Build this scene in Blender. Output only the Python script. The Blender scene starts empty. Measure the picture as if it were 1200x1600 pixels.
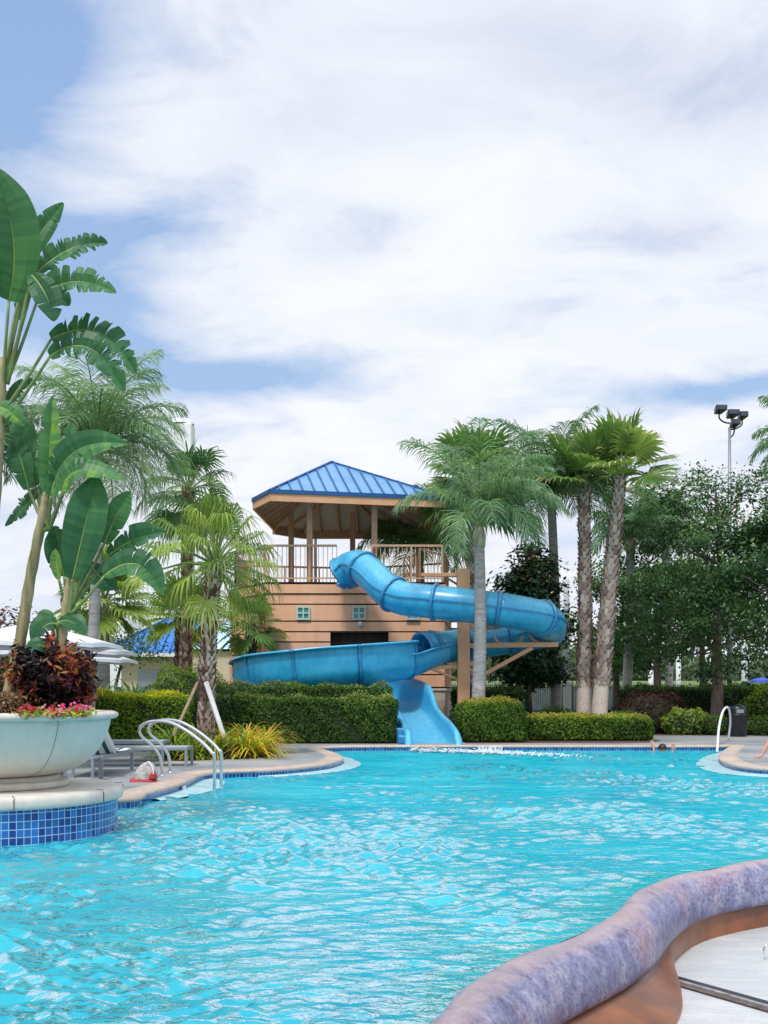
import bpy, bmesh, math, random
import numpy as np
from mathutils import Vector, Matrix
random.seed(7); rng = np.random.default_rng(7)
R = math.radians; PI = math.pi
S = bpy.context.scene
COL = S.collection
F = 1700.0; HZ = 1080.0; H = 1.4          # lens in pixels, horizon row, eye height above the water

def at(px, py, Y):                         # a photo direction at depth Y -> world point
    return Vector(((px-600)/F*Y, Y, H-(py-HZ)/F*Y))
def on(px, py, z=0.13):                    # where that direction meets height z
    Y = (H-z)*F/(py-HZ)
    return Vector(((px-600)/F*Y, Y, z))

# ------------------------------------------------------------------ mesh building
class MB:
    def __init__(s): s.v=[]; s.f=[]; s.a=[]; s.m=[]
    def add(s, vs, fs, var=None, mi=0):
        o=len(s.v); s.v.extend([tuple(p) for p in vs])
        for f in fs:
            s.f.append(tuple(i+o for i in f)); s.a.append(random.random() if var is None else var); s.m.append(mi)
    def box(s, x0,x1,y0,y1,z0,z1, var=.5, mi=0):
        s.add([(x0,y0,z0),(x1,y0,z0),(x1,y1,z0),(x0,y1,z0),(x0,y0,z1),(x1,y0,z1),(x1,y1,z1),(x0,y1,z1)],
              [(0,3,2,1),(4,5,6,7),(0,1,5,4),(1,2,6,5),(2,3,7,6),(3,0,4,7)],var,mi)
    def beam(s, a, b, w, h, var=.5, mi=0):
        a=Vector(a); b=Vector(b); d=(b-a).normalized()
        up=Vector((0,0,1)) if abs(d.z)<.95 else Vector((0,1,0))
        sd=d.cross(up).normalized(); u=sd.cross(d).normalized()
        vs=[]
        for p in (a,b):
            for i,j in ((-1,-1),(1,-1),(1,1),(-1,1)): vs.append(p+sd*(i*w/2)+u*(j*h/2))
        s.add(vs,[(3,2,1,0),(4,5,6,7),(0,1,5,4),(1,2,6,5),(2,3,7,6),(3,0,4,7)],var,mi)
    def tube(s, pts, rad, n=10, var=.5, mi=0, cap=True):
        pts=[Vector(p) for p in pts]; m=len(pts)
        if not hasattr(rad,'__len__'): rad=[rad]*m
        vs=[]; ref=None
        for i,p in enumerate(pts):
            t=(pts[min(i+1,m-1)]-pts[max(i-1,0)]).normalized()
            if ref is None:
                ref=Vector((0,0,1)) if abs(t.z)<.9 else Vector((1,0,0))
            sd=t.cross(ref).normalized(); u=sd.cross(t).normalized(); ref=u
            for k in range(n):
                a=2*PI*k/n; vs.append(p+sd*(rad[i]*math.cos(a))+u*(rad[i]*math.sin(a)))
        fs=[]
        for i in range(m-1):
            for k in range(n):
                k2=(k+1)%n; fs.append((i*n+k,i*n+k2,(i+1)*n+k2,(i+1)*n+k))
        if cap: fs.append(tuple(range(n-1,-1,-1))); fs.append(tuple((m-1)*n+k for k in range(n)))
        s.add(vs,fs,var,mi)
    def lathe(s, prof, c=(0,0), n=64, var=.5, mi=0, a0=0, a1=2*PI):
        vs=[]; m=len(prof)
        for k in range(n):
            a=2*PI*k/n
            for r,z in prof: vs.append((c[0]+r*math.cos(a),c[1]+r*math.sin(a),z))
        fs=[]
        for k in range(n):
            k2=(k+1)%n
            for i in range(m-1): fs.append((k*m+i,k2*m+i,k2*m+i+1,k*m+i+1))
        s.add(vs,fs,var,mi)
    def build(s, name, mats, parent=None, smooth=False, flat_attr=True):
        me=bpy.data.meshes.new(name); me.from_pydata(s.v,[],s.f); 
        if not isinstance(mats,(list,tuple)): mats=[mats]
        for m in mats: me.materials.append(m)
        n=len(me.polygons)
        if n==len(s.a):
            at_=me.attributes.new('var','FLOAT','FACE'); at_.data.foreach_set('value',np.array(s.a,dtype=np.float32))
            me.polygons.foreach_set('material_index',np.array(s.m,dtype=np.int32))
        if smooth: me.polygons.foreach_set('use_smooth',np.ones(n,dtype=bool))
        me.update()
        o=bpy.data.objects.new(name,me); COL.objects.link(o)
        if parent is not None: attach(o,parent)
        return o
def attach(o,parent):
    o.parent=parent
    p=parent; off=Vector((0,0,0))
    while p is not None: off+=Vector(p.location); p=p.parent
    o.location=-off if o.type=='MESH' else Vector(o.location)-off
def quads(name, V, var, mat, parent=None, smooth=False):
    """V: (n,k,3) faces of k vertices each (fast path for leaves)"""
    n,k,_=V.shape
    me=bpy.data.meshes.new(name)
    me.vertices.add(n*k); me.vertices.foreach_set('co',V.reshape(-1).astype(np.float32))
    me.loops.add(n*k); me.loops.foreach_set('vertex_index',np.arange(n*k,dtype=np.int32))
    me.polygons.add(n); me.polygons.foreach_set('loop_start',np.arange(0,n*k,k,dtype=np.int32))
    me.materials.append(mat); me.update(calc_edges=True)
    a=me.attributes.new('var','FLOAT','FACE'); a.data.foreach_set('value',var.astype(np.float32))
    o=bpy.data.objects.new(name,me); COL.objects.link(o)
    if parent is not None: attach(o,parent)
    return o
def empty(name, loc): 
    o=bpy.data.objects.new(name,None); o.location=loc; o.empty_display_size=.2; COL.objects.link(o); return o
def tag(o, label, cat, group=None):
    o['label']=label; o['category']=cat
    if group: o['group']=group
    return o
def struct(o): o['kind']='structure'; return o
def bevel(o,w=.01,seg=2):
    m=o.modifiers.new('bev','BEVEL'); m.width=w; m.segments=seg; m.limit_method='ANGLE'; m.angle_limit=R(40); return o
def solid(o,t,off=0): m=o.modifiers.new('sol','SOLIDIFY'); m.thickness=t; m.offset=off; return o
def spline(pts, n=8):                      # Catmull-Rom through 3-D points
    P=[Vector(p) for p in pts]; P=[P[0]*2-P[1]]+P+[P[-1]*2-P[-2]]; out=[]
    for i in range(1,len(P)-2):
        a,b,c,d=P[i-1:i+3]
        for k in range(n):
            t=k/n
            out.append(.5*((2*b)+(c-a)*t+(2*a-5*b+4*c-d)*t*t+(3*b-a-3*c+d)*t**3))
    out.append(P[-2]); return out

# ------------------------------------------------------------------ materials
def newmat(name):
    m=bpy.data.materials.new(name); m.use_nodes=True; nt=m.node_tree; b=nt.nodes['Principled BSDF']; return m,nt,b
def ramp(nt, fac, stops, interp='LINEAR'):
    r=nt.nodes.new('ShaderNodeValToRGB'); r.color_ramp.interpolation=interp
    e=r.color_ramp.elements
    e[0].position=stops[0][0]; e[0].color=(*stops[0][1],1)
    e[1].position=stops[-1][0]; e[1].color=(*stops[-1][1],1)
    for p,c in stops[1:-1]:
        x=e.new(p); x.color=(*c,1)
    nt.links.new(fac,r.inputs['Fac']); return r.outputs['Color']
def noise(nt, scale, detail=4, rough=.6, vec=None, dist=0):
    n=nt.nodes.new('ShaderNodeTexNoise'); n.inputs['Scale'].default_value=scale; n.inputs['Detail'].default_value=detail
    n.inputs['Roughness'].default_value=rough; n.inputs['Distortion'].default_value=dist
    if vec is None:
        g=nt.nodes.new('ShaderNodeNewGeometry'); vec=g.outputs['Position']
    nt.links.new(vec,n.inputs['Vector']); return n
def mixc(nt,fac,a,b,blend='MIX'):
    m=nt.nodes.new('ShaderNodeMix'); m.data_type='RGBA'; m.blend_type=blend
    for s_,x in ((m.inputs[0],fac),(m.inputs[6],a),(m.inputs[7],b)):
        if hasattr(x,'is_linked') or hasattr(x,'links'): nt.links.new(x,s_)
        else: s_.default_value = x if not isinstance(x,tuple) else (*x,1)[:4]
    return m.outputs[2]
def mth(nt,op,a,b=None,c=None,clamp=False):
    m=nt.nodes.new('ShaderNodeMath'); m.operation=op; m.use_clamp=clamp
    for i,x in enumerate((a,b,c)):
        if x is None: continue
        if isinstance(x,(int,float)): m.inputs[i].default_value=x
        else: nt.links.new(x,m.inputs[i])
    return m.outputs[0]
def ramp_f(nt,f,a,b):
    m=nt.nodes.new('ShaderNodeMapRange'); m.inputs[1].default_value=a; m.inputs[2].default_value=b; m.clamp=True
    nt.links.new(f,m.inputs[0]); return m.outputs[0]
def scaled(nt, v, vec=None):
    if vec is None:
        g=nt.nodes.new('ShaderNodeNewGeometry'); vec=g.outputs['Position']
    m=nt.nodes.new('ShaderNodeVectorMath'); m.operation='MULTIPLY'; nt.links.new(vec,m.inputs[0]); m.inputs[1].default_value=v
    return m.outputs[0]
def bump(nt,b,h,strength=.3,dist=.02):
    n=nt.nodes.new('ShaderNodeBump'); n.inputs['Strength'].default_value=strength; n.inputs['Distance'].default_value=dist
    nt.links.new(h,n.inputs['Height']); nt.links.new(n.outputs[0],b.inputs['Normal'])
def plain(name, c, rough=.6, metal=0, var=.15, scale=6, bmp=0, c2=None, spec=.5, stretch=None):
    m,nt,b=newmat(name)
    vec=scaled(nt,stretch) if stretch else None
    n=noise(nt,scale,5,.6,vec)
    d=c2 or tuple(x*(1-var*1.6) for x in c); l=tuple(min(1,x*(1+var)) for x in c)
    nt.links.new(ramp(nt,n.outputs['Fac'],[(.3,d),(.7,l)]),b.inputs['Base Color'])
    b.inputs['Roughness'].default_value=rough; b.inputs['Metallic'].default_value=metal
    b.inputs['Specular IOR Level'].default_value=spec
    if bmp: bump(nt,b,n.outputs['Fac'],bmp,.02)
    return m
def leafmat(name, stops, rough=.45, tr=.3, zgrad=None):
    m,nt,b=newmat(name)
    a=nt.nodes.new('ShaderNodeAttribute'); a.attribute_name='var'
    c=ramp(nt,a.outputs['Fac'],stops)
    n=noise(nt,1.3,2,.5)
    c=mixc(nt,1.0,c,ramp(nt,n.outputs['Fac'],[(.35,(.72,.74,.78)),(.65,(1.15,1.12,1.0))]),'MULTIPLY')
    nt.links.new(c,b.inputs['Base Color']); b.inputs['Roughness'].default_value=rough
    b.inputs['Specular IOR Level'].default_value=.22
    t=nt.nodes.new('ShaderNodeBsdfTranslucent'); nt.links.new(mixc(nt,1.0,c,(1.5,1.7,.7),'MULTIPLY'),t.inputs['Color'])
    mx=nt.nodes.new('ShaderNodeMixShader'); mx.inputs[0].default_value=tr
    nt.links.new(b.outputs[0],mx.inputs[1]); nt.links.new(t.outputs[0],mx.inputs[2])
    nt.links.new(mx.outputs[0],nt.nodes['Material Output'].inputs['Surface'])
    return m
M={}
M['tan']=plain('tan_paint',(.64,.36,.205),.6,var=.08,scale=2)
M['post']=plain('tan_post_paint',(.46,.28,.19),.6,var=.1)
M['rail']=plain('rail_paint',(.52,.34,.22),.5,var=.06)
M['dark']=plain('lap_shadow',(.03,.022,.018),.8)
M['darkwood']=plain('dark_wood',(.055,.030,.020),.6,var=.5,scale=5,stretch=(4,4,.3))
M['white']=plain('white_paint',(.72,.73,.74),.5,var=.06)
M['whitefab']=plain('umbrella_canvas',(.70,.71,.76),.8,var=.06,scale=3)
M['steel']=plain('steel',(.75,.76,.78),.18,metal=1,var=.06)
M['greymetal']=plain('grey_metal',(.27,.31,.35),.4,metal=.3,var=.08)
M['black']=plain('black_paint',(.012,.014,.02),.35,var=.3)
M['wood']=plain('prop_wood',(.34,.25,.17),.8,var=.2,stretch=(2,2,12))
M['palegrey']=plain('pale_pole',(.50,.54,.58),.6,var=.1)
M['mulch']=plain('mulch',(.12,.055,.035),.95,var=.5,scale=30,bmp=.6)
M['cream']=plain('cream_wall',(.55,.47,.34),.8,var=.08,scale=1)
M['whitewall']=plain('white_wall',(.74,.76,.8),.8,var=.05,scale=.5)
M['mulch2']=M['mulch']
M['sling']=plain('grey_sling',(.33,.37,.42),.7,var=.1)
M['red']=plain('red_cloth',(.42,.03,.04),.7,var=.2)
M['blue']=plain('blue_cloth',(.03,.08,.45),.7,var=.2)
M['stonecream']=plain('cast_stone',(.60,.56,.50),.75,var=.10,scale=5,bmp=.15)
M['slab']=plain('white_slab',(.50,.52,.53),.55,var=.12,scale=1.2,stretch=(1,3.5,1),bmp=.08)
def mat_slab():
    m,nt,b=newmat('worn_pale_slab')
    n=noise(nt,1.1,5,.6,scaled(nt,(1,3.2,1))); n2=noise(nt,2.3,6,.75,scaled(nt,(.6,3.5,1)),1.2); n3=noise(nt,45,3,.7)
    c=ramp(nt,n.outputs['Fac'],[(.3,(.40,.42,.43)),(.7,(.56,.57,.57))])
    cr=mth(nt,'SUBTRACT',1.0,ramp_f(nt,mth(nt,'ABSOLUTE',mth(nt,'SUBTRACT',n2.outputs['Fac'],.52)),.0,.012))
    c=mixc(nt,mth(nt,'MULTIPLY',cr,.45),c,(.14,.13,.12))
    c=mixc(nt,ramp_f(nt,n3.outputs['Fac'],.70,.74),c,(.12,.10,.09))
    nt.links.new(c,b.inputs['Base Color']); b.inputs['Roughness'].default_value=.5; bump(nt,b,n3.outputs['Fac'],.1,.004)
    return m
M['slab']=mat_slab()
M['soil']=plain('soil',(.06,.035,.025),.95,var=.4,scale=25)
M['tealglass']=plain('teal_glass',(.10,.28,.27),.12,var=.25,scale=3)
M['tealframe']=plain('teal_frame',(.45,.62,.57),.5,var=.05)
M['skin']=plain('skin',(.60,.32,.23),.5,var=.08)
M['hair']=plain('dark_hair',(.02,.014,.012),.5,var=.3,scale=40)
M['marker']=plain('marker_tile',(.66,.68,.70),.4,var=.05)
M['bluetile_text']=plain('marker_text',(.05,.06,.10),.5)

def mat_slide(name='slide_fibreglass', c=(.006,.27,.55), c2=(.04,.44,.72)):
    m,nt,b=newmat(name)
    n=noise(nt,1.6,6,.65); n2=noise(nt,14,4,.7,scaled(nt,(1,1,3)))
    col=ramp(nt,n.outputs['Fac'],[(.3,c),(.72,c2)])
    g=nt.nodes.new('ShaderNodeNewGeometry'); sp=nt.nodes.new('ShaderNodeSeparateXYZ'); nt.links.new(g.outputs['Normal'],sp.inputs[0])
    up=mth(nt,'MULTIPLY',mth(nt,'MAXIMUM',sp.outputs['Z'],0),mth(nt,'MULTIPLY_ADD',n2.outputs['Fac'],1.0,.0),clamp=True)  # overhead light painted in: upward faces turned paler
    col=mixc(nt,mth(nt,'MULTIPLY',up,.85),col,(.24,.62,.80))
    n4=noise(nt,3.5,6,.75,scaled(nt,(2.5,2.5,.35)),.6)
    st=ramp(nt,n4.outputs['Fac'],[(.32,(.62,.66,.70)),(.5,(1,1,1)),(.72,(1.12,1.06,1.02))])
    col=mixc(nt,.7,col,st,'MULTIPLY')
    nt.links.new(col,b.inputs['Base Color']); b.inputs['Roughness'].default_value=.32
    b.inputs['Coat Weight'].default_value=.25; b.inputs['Coat Roughness'].default_value=.15
    return m
M['slide']=mat_slide()
M['slideflange']=mat_slide('slide_flange',(.01,.17,.42),(.03,.27,.53))

def mat_siding():
    m,nt,b=newmat('peach_siding')
    n=noise(nt,1.1,5,.65); n2=noise(nt,5,4,.7,scaled(nt,(1,1,.12)))
    c=ramp(nt,n.outputs['Fac'],[(.3,(.72,.385,.23)),(.7,(.82,.47,.30))])
    c=mixc(nt,.7,c,ramp(nt,n2.outputs['Fac'],[(.3,(.84,.82,.8)),(.6,(1,1,1))]),'MULTIPLY')
    nt.links.new(c,b.inputs['Base Color']); b.inputs['Roughness'].default_value=.75
    bump(nt,b,n2.outputs['Fac'],.15,.01)
    return m
M['siding']=mat_siding()
def mat_stone():
    m,nt,b=newmat('stone_veneer')
    br=nt.nodes.new('ShaderNodeTexBrick'); tc=nt.nodes.new('ShaderNodeNewGeometry')
    sp=nt.nodes.new('ShaderNodeSeparateXYZ'); nt.links.new(tc.outputs['Position'],sp.inputs[0])
    cb=nt.nodes.new('ShaderNodeCombineXYZ'); nt.links.new(mth(nt,'ADD',sp.outputs['X'],sp.outputs['Y']),cb.inputs[0]); nt.links.new(sp.outputs['Z'],cb.inputs[1])
    nt.links.new(cb.outputs[0],br.inputs['Vector'])
    br.inputs['Scale'].default_value=3.2; br.inputs['Mortar Size'].default_value=.012; br.inputs['Row Height'].default_value=.28; br.inputs['Brick Width'].default_value=.6
    br.inputs['Color1'].default_value=(.62,.52,.42,1); br.inputs['Color2'].default_value=(.46,.38,.31,1); br.inputs['Mortar'].default_value=(.55,.48,.42,1)
    nt.links.new(br.outputs['Color'],b.inputs['Base Color']); b.inputs['Roughness'].default_value=.85
    return m
M['stone']=mat_stone()
M['roof']=plain('blue_standing_seam',(.13,.33,.58),.3,metal=.2,var=.10,scale=1.5)
M['roofrib']=plain('blue_seam_rib',(.006,.085,.27),.4,metal=.1,var=.1)
M['farroof']=plain('far_blue_roof',(.015,.17,.52),.4,metal=.1,var=.12,scale=1)
M['soffit']=plain('soffit_boards',(.42,.42,.44),.7,var=.08,stretch=(6,1,1))

def mat_tile():
    m,nt,b=newmat('blue_pool_tile')
    uv=nt.nodes.new('ShaderNodeUVMap')
    br=nt.nodes.new('ShaderNodeTexBrick'); nt.links.new(uv.outputs[0],br.inputs['Vector'])
    br.offset=0; br.inputs['Scale'].default_value=1; br.inputs['Brick Width'].default_value=.066; br.inputs['Row Height'].default_value=.072
    br.inputs['Mortar Size'].default_value=.0035; br.inputs['Mortar Smooth'].default_value=.2; br.inputs['Bias'].default_value=0
    br.inputs['Color1'].default_value=(.004,.025,.18,1); br.inputs['Color2'].default_value=(.02,.16,.48,1); br.inputs['Mortar'].default_value=(.34,.55,.72,1)
    nt.links.new(br.outputs['Color'],b.inputs['Base Color']); b.inputs['Roughness'].default_value=.15
    bump(nt,b,mth(nt,'SUBTRACT',1.0,br.outputs['Fac']),.4,.004)
    return m
M['tile']=mat_tile()
def mat_coping():
    m,nt,b=newmat('coping_stone')
    n=noise(nt,7,6,.7); n2=noise(nt,.9,3,.5)
    c=ramp(nt,n.outputs['Fac'],[(.3,(.42,.33,.27)),(.7,(.60,.52,.45))])
    c=mixc(nt,.8,c,ramp(nt,n2.outputs['Fac'],[(.35,(.8,.78,.8)),(.65,(1.05,1,.95))]),'MULTIPLY')
    nt.links.new(c,b.inputs['Base Color']); b.inputs['Roughness'].default_value=.65; bump(nt,b,n.outputs['Fac'],.2,.01)
    return m
M['coping']=mat_coping()
def mat_deck():
    m,nt,b=newmat('textured_deck')
    n=noise(nt,30,4,.7); n2=noise(nt,.5,4,.6)
    c=ramp(nt,n2.outputs['Fac'],[(.35,(.17,.19,.21)),(.5,(.28,.30,.31)),(.68,(.40,.37,.35))])
    c=mixc(nt,.6,c,ramp(nt,n.outputs['Fac'],[(.3,(.75,.75,.75)),(.7,(1.1,1.1,1.1))]),'MULTIPLY')
    nt.links.new(c,b.inputs['Base Color']); b.inputs['Roughness'].default_value=.7; bump(nt,b,n.outputs['Fac'],.2,.01)
    return m
M['deck']=mat_deck()
def mat_grass():
    m,nt,b=newmat('lawn')
    n=noise(nt,.35,6,.7)
    nt.links.new(ramp(nt,n.outputs['Fac'],[(.3,(.06,.11,.025)),(.7,(.16,.24,.06))]),b.inputs['Base Color']); b.inputs['Roughness'].default_value=.9
    return m
M['grass']=mat_grass()
def mat_bowl():
    m,nt,b=newmat('planter_glaze')
    g=nt.nodes.new('ShaderNodeNewGeometry'); sp=nt.nodes.new('ShaderNodeSeparateXYZ'); nt.links.new(g.outputs['Position'],sp.inputs[0])
    n=noise(nt,1.8,5,.6)
    z=mth(nt,'ADD',sp.outputs['Z'],mth(nt,'MULTIPLY',mth(nt,'SUBTRACT',n.outputs['Fac'],.5),.22))
    f=mth(nt,'DIVIDE',mth(nt,'SUBTRACT',z,.53),.60,clamp=True)
    c=ramp(nt,f,[(0,(.60,.52,.43)),(.25,(.60,.56,.49)),(.55,(.58,.565,.52)),(.93,(.545,.56,.53)),(1,(.40,.46,.43))])
    n2=noise(nt,9,5,.7,scaled(nt,(1,1,.25)))
    c=mixc(nt,.6,c,ramp(nt,n2.outputs['Fac'],[(.3,(.86,.87,.86)),(.6,(1,1,1))]),'MULTIPLY')
    nt.links.new(c,b.inputs['Base Color']); b.inputs['Roughness'].default_value=.45
    return m
M['bowl']=mat_bowl()
def mat_rock():
    m,nt,b=newmat('mottled_spill_stone')
    n=noise(nt,7.5,10,.78,None,.12); n2=noise(nt,1.3,3,.5); n3=noise(nt,34,8,.85)
    c=ramp(nt,n.outputs['Fac'],[(.30,(.10,.08,.15)),(.44,(.19,.195,.36)),(.58,(.31,.325,.52)),(.75,(.58,.56,.68))])
    c=mixc(nt,ramp_f(nt,n2.outputs['Fac'],.48,.66),c,(.52,.33,.36))
    n5=noise(nt,5,8,.75,None,.2); c=mixc(nt,mth(nt,'MULTIPLY',ramp_f(nt,n5.outputs['Fac'],.50,.66),.65),c,(.60,.58,.66))
    c=mixc(nt,.8,c,ramp(nt,n3.outputs['Fac'],[(.40,(.22,.20,.30)),(.49,(.88,.86,.92)),(.62,(1.2,1.2,1.2))]),'MULTIPLY')
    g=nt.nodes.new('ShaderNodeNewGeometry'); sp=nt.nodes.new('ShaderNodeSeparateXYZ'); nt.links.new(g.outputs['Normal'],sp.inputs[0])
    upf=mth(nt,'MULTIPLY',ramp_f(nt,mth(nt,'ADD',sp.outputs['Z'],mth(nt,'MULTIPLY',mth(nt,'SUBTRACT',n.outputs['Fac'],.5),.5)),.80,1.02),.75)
    c=mixc(nt,upf,c,(.60,.46,.45))  # sunlit pink top and sky-lit lavender face painted into the stone colour
    nt.links.new(c,b.inputs['Base Color']); b.inputs['Roughness'].default_value=.32; b.inputs['Coat Weight'].default_value=.1
    bump(nt,b,n3.outputs['Fac'],.9,.02)
    return m
M['rock']=mat_rock()
M['terra']=plain('wet_terracotta',(.24,.078,.022),.3,var=.25,scale=2.6,c2=(.10,.034,.014),bmp=.1)
def mat_water():
    m,nt,b=newmat('pool_water')
    n=noise(nt,.45,4,.6); 
    c=ramp(nt,n.outputs['Fac'],[(.3,(.003,.28,.39)),(.55,(.012,.36,.455)),(.75,(.04,.445,.53))])
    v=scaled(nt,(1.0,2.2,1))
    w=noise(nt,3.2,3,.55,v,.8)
    # thin pale web of caustic light painted into the water colour
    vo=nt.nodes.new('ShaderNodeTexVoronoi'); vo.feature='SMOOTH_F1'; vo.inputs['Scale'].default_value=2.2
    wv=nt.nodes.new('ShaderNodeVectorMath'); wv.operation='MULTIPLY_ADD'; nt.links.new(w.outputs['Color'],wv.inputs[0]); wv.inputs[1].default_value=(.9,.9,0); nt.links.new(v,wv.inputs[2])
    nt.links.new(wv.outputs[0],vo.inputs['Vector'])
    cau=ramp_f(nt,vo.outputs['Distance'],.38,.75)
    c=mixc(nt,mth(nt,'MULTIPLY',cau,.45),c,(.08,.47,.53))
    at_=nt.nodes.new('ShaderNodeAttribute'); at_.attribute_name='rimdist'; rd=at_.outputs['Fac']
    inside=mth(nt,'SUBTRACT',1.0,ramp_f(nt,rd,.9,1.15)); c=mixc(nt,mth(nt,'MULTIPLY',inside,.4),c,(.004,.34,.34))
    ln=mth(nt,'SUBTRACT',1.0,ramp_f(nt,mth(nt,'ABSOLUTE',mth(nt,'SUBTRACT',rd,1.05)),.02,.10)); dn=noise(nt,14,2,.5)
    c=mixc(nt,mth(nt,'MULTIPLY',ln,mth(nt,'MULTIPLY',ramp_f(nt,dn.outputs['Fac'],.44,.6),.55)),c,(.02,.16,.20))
    nt.links.new(c,b.inputs['Base Color'])
    b.inputs['Roughness'].default_value=.04; b.inputs['IOR'].default_value=1.85
    h=noise(nt,11,3,.55,scaled(nt,(.8,1.2,1)),.4)
    bn=nt.nodes.new('ShaderNodeBump'); bn.inputs['Strength'].default_value=.5; bn.inputs['Distance'].default_value=.022; nt.links.new(h.outputs['Fac'],bn.inputs['Height'])
    df=nt.nodes.new('ShaderNodeBsdfDiffuse'); nt.links.new(c,df.inputs['Color'])
    gl=nt.nodes.new('ShaderNodeBsdfGlossy'); gl.inputs['Roughness'].default_value=.07; gl.inputs['Color'].default_value=(.97,.99,1,1); nt.links.new(bn.outputs[0],gl.inputs['Normal'])
    fr=nt.nodes.new('ShaderNodeFresnel'); fr.inputs['IOR'].default_value=1.40; nt.links.new(bn.outputs[0],fr.inputs['Normal'])
    rf_=ramp(nt,fr.outputs[0],[(.0,(.04,)*3),(.10,(.07,)*3),(.155,(.80,)*3),(.21,(.66,)*3),(.34,(.16,)*3),(1,(.20,)*3)])
    mx=nt.nodes.new('ShaderNodeMixShader'); nt.links.new(rf_,mx.inputs[0]); nt.links.new(df.outputs[0],mx.inputs[1]); nt.links.new(gl.outputs[0],mx.inputs[2])
    nt.links.new(mx.outputs[0],nt.nodes['Material Output'].inputs['Surface'])
    return m
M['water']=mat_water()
M['foam']=plain('foam',(.80,.86,.88),.4,var=.1,scale=9,bmp=.4)
M['apron']=plain('pale_ledge',(.42,.66,.72),.3,var=.12,scale=4)
def mat_stripe():
    m,nt,b=newmat('striped_towel')
    uv=nt.nodes.new('ShaderNodeUVMap'); sp=nt.nodes.new('ShaderNodeSeparateXYZ'); nt.links.new(uv.outputs[0],sp.inputs[0])
    s_=mth(nt,'FRACT',mth(nt,'MULTIPLY',sp.outputs['X'],4.5))
    nt.links.new(mixc(nt,mth(nt,'GREATER_THAN',s_,.58),(.72,.76,.78),(.02,.11,.08)),b.inputs['Base Color']); b.inputs['Roughness'].default_value=.9
    return m
M['stripe']=mat_stripe()
# foliage
M['fan']=leafmat('fan_palm_leaf',[(0,(.055,.12,.04)),(.5,(.12,.215,.065)),(.85,(.27,.36,.12)),(1,(.50,.47,.22))],.4)
M['fan_y']=leafmat('yellow_green_fan_leaf',[(0,(.07,.14,.03)),(.45,(.17,.27,.055)),(.8,(.36,.44,.12)),(1,(.60,.58,.28))],.4,.35)  # yellow-green leaf colour
M['fan_b']=leafmat('cool_fan_leaf',[(0,(.045,.11,.05)),(.5,(.10,.20,.08)),(.9,(.22,.33,.13)),(1,(.42,.42,.20))],.45,.3)
M['queen']=leafmat('feather_palm_leaf',[(0,(.055,.13,.075)),(.5,(.14,.26,.15)),(.9,(.30,.42,.26)),(1,(.48,.52,.36))],.35,.3)
M['oak']=leafmat('oak_leaf',[(0,(.016,.052,.022)),(.5,(.045,.115,.045)),(.85,(.10,.20,.07)),(1,(.16,.26,.09))],.45,.25)
M['magn']=leafmat('magnolia_leaf',[(0,(0.009,0.031,0.018)),(.6,(0.022,0.061,0.031)),(.85,(0.055,0.110,0.044)),(.93,(0.154,0.066,0.033)),(1,(0.242,0.099,0.044))],.3,.15)
M['hedge']=leafmat('hedge_leaf',[(0,(0.027,0.069,0.015)),(.5,(0.069,0.150,0.025)),(.85,(0.150,0.263,0.044)),(1,(0.250,0.250,0.100))],.5,.25)
M['hedge_y']=leafmat('bright_hedge_leaf',[(0,(.08,.17,.02)),(.45,(.20,.34,.03)),(.8,(.42,.52,.04)),(1,(.68,.62,.04))],.5,.3)
M['hedge_m']=leafmat('mid_hedge_leaf',[(0,(.035,.09,.015)),(.5,(.10,.20,.025)),(.85,(.24,.34,.04)),(1,(.42,.36,.08))],.5,.3)
M['hedge_d']=leafmat('dark_hedge_leaf',[(0,(0.014,0.038,0.014)),(.6,(0.034,0.084,0.024)),(1,(0.096,0.180,0.036))],.5,.2)
M['burg']=leafmat('burgundy_leaf',[(0,(.02,.012,.012)),(.6,(.06,.022,.022)),(.9,(.14,.04,.04)),(1,(.10,.12,.04))],.5,.2)
M['variegated']=leafmat('variegated_leaf',[(0,(.06,.14,.02)),(.5,(.20,.30,.05)),(1,(.50,.52,.14))],.5,.3)
M['croton']=leafmat('croton_leaf',[(0,(.010,.008,.010)),(.45,(.028,.012,.015)),(.62,(.10,.018,.03)),(.78,(.42,.07,.05)),(.90,(.66,.28,.06)),(1,(.12,.16,.04))],.35,.2)
M['petal']=leafmat('petals',[(0,(.45,.02,.05)),(.5,(.62,.05,.09)),(.8,(.68,.12,.35)),(1,(.75,.50,.40))],.5,.3)
M['flax']=leafmat('flax_leaf',[(0,(.05,.14,.02)),(.45,(.14,.28,.03)),(.7,(.42,.46,.06)),(1,(.70,.42,.05))],.4,.3)
M['bop']=leafmat('strelitzia_leaf',[(0,(0.025,0.098,0.052)),(.5,(0.052,0.161,0.075)),(.85,(0.103,0.253,0.092)),(1,(0.207,0.380,0.069))],.42,.22)
M['midrib']=plain('leaf_midrib',(.32,.38,.08),.4,var=.15)
M['stalk']=plain('leaf_stalk',(.15,.24,.07),.45,var=.3,scale=3,c2=(.10,.13,.05))
M['bark']=plain('oak_bark',(.20,.155,.13),.9,var=.3,scale=12,stretch=(1,1,.3),bmp=.5)
M['darkbark']=plain('dark_bark',(.07,.055,.045),.9,var=.3,scale=10,bmp=.5)
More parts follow.
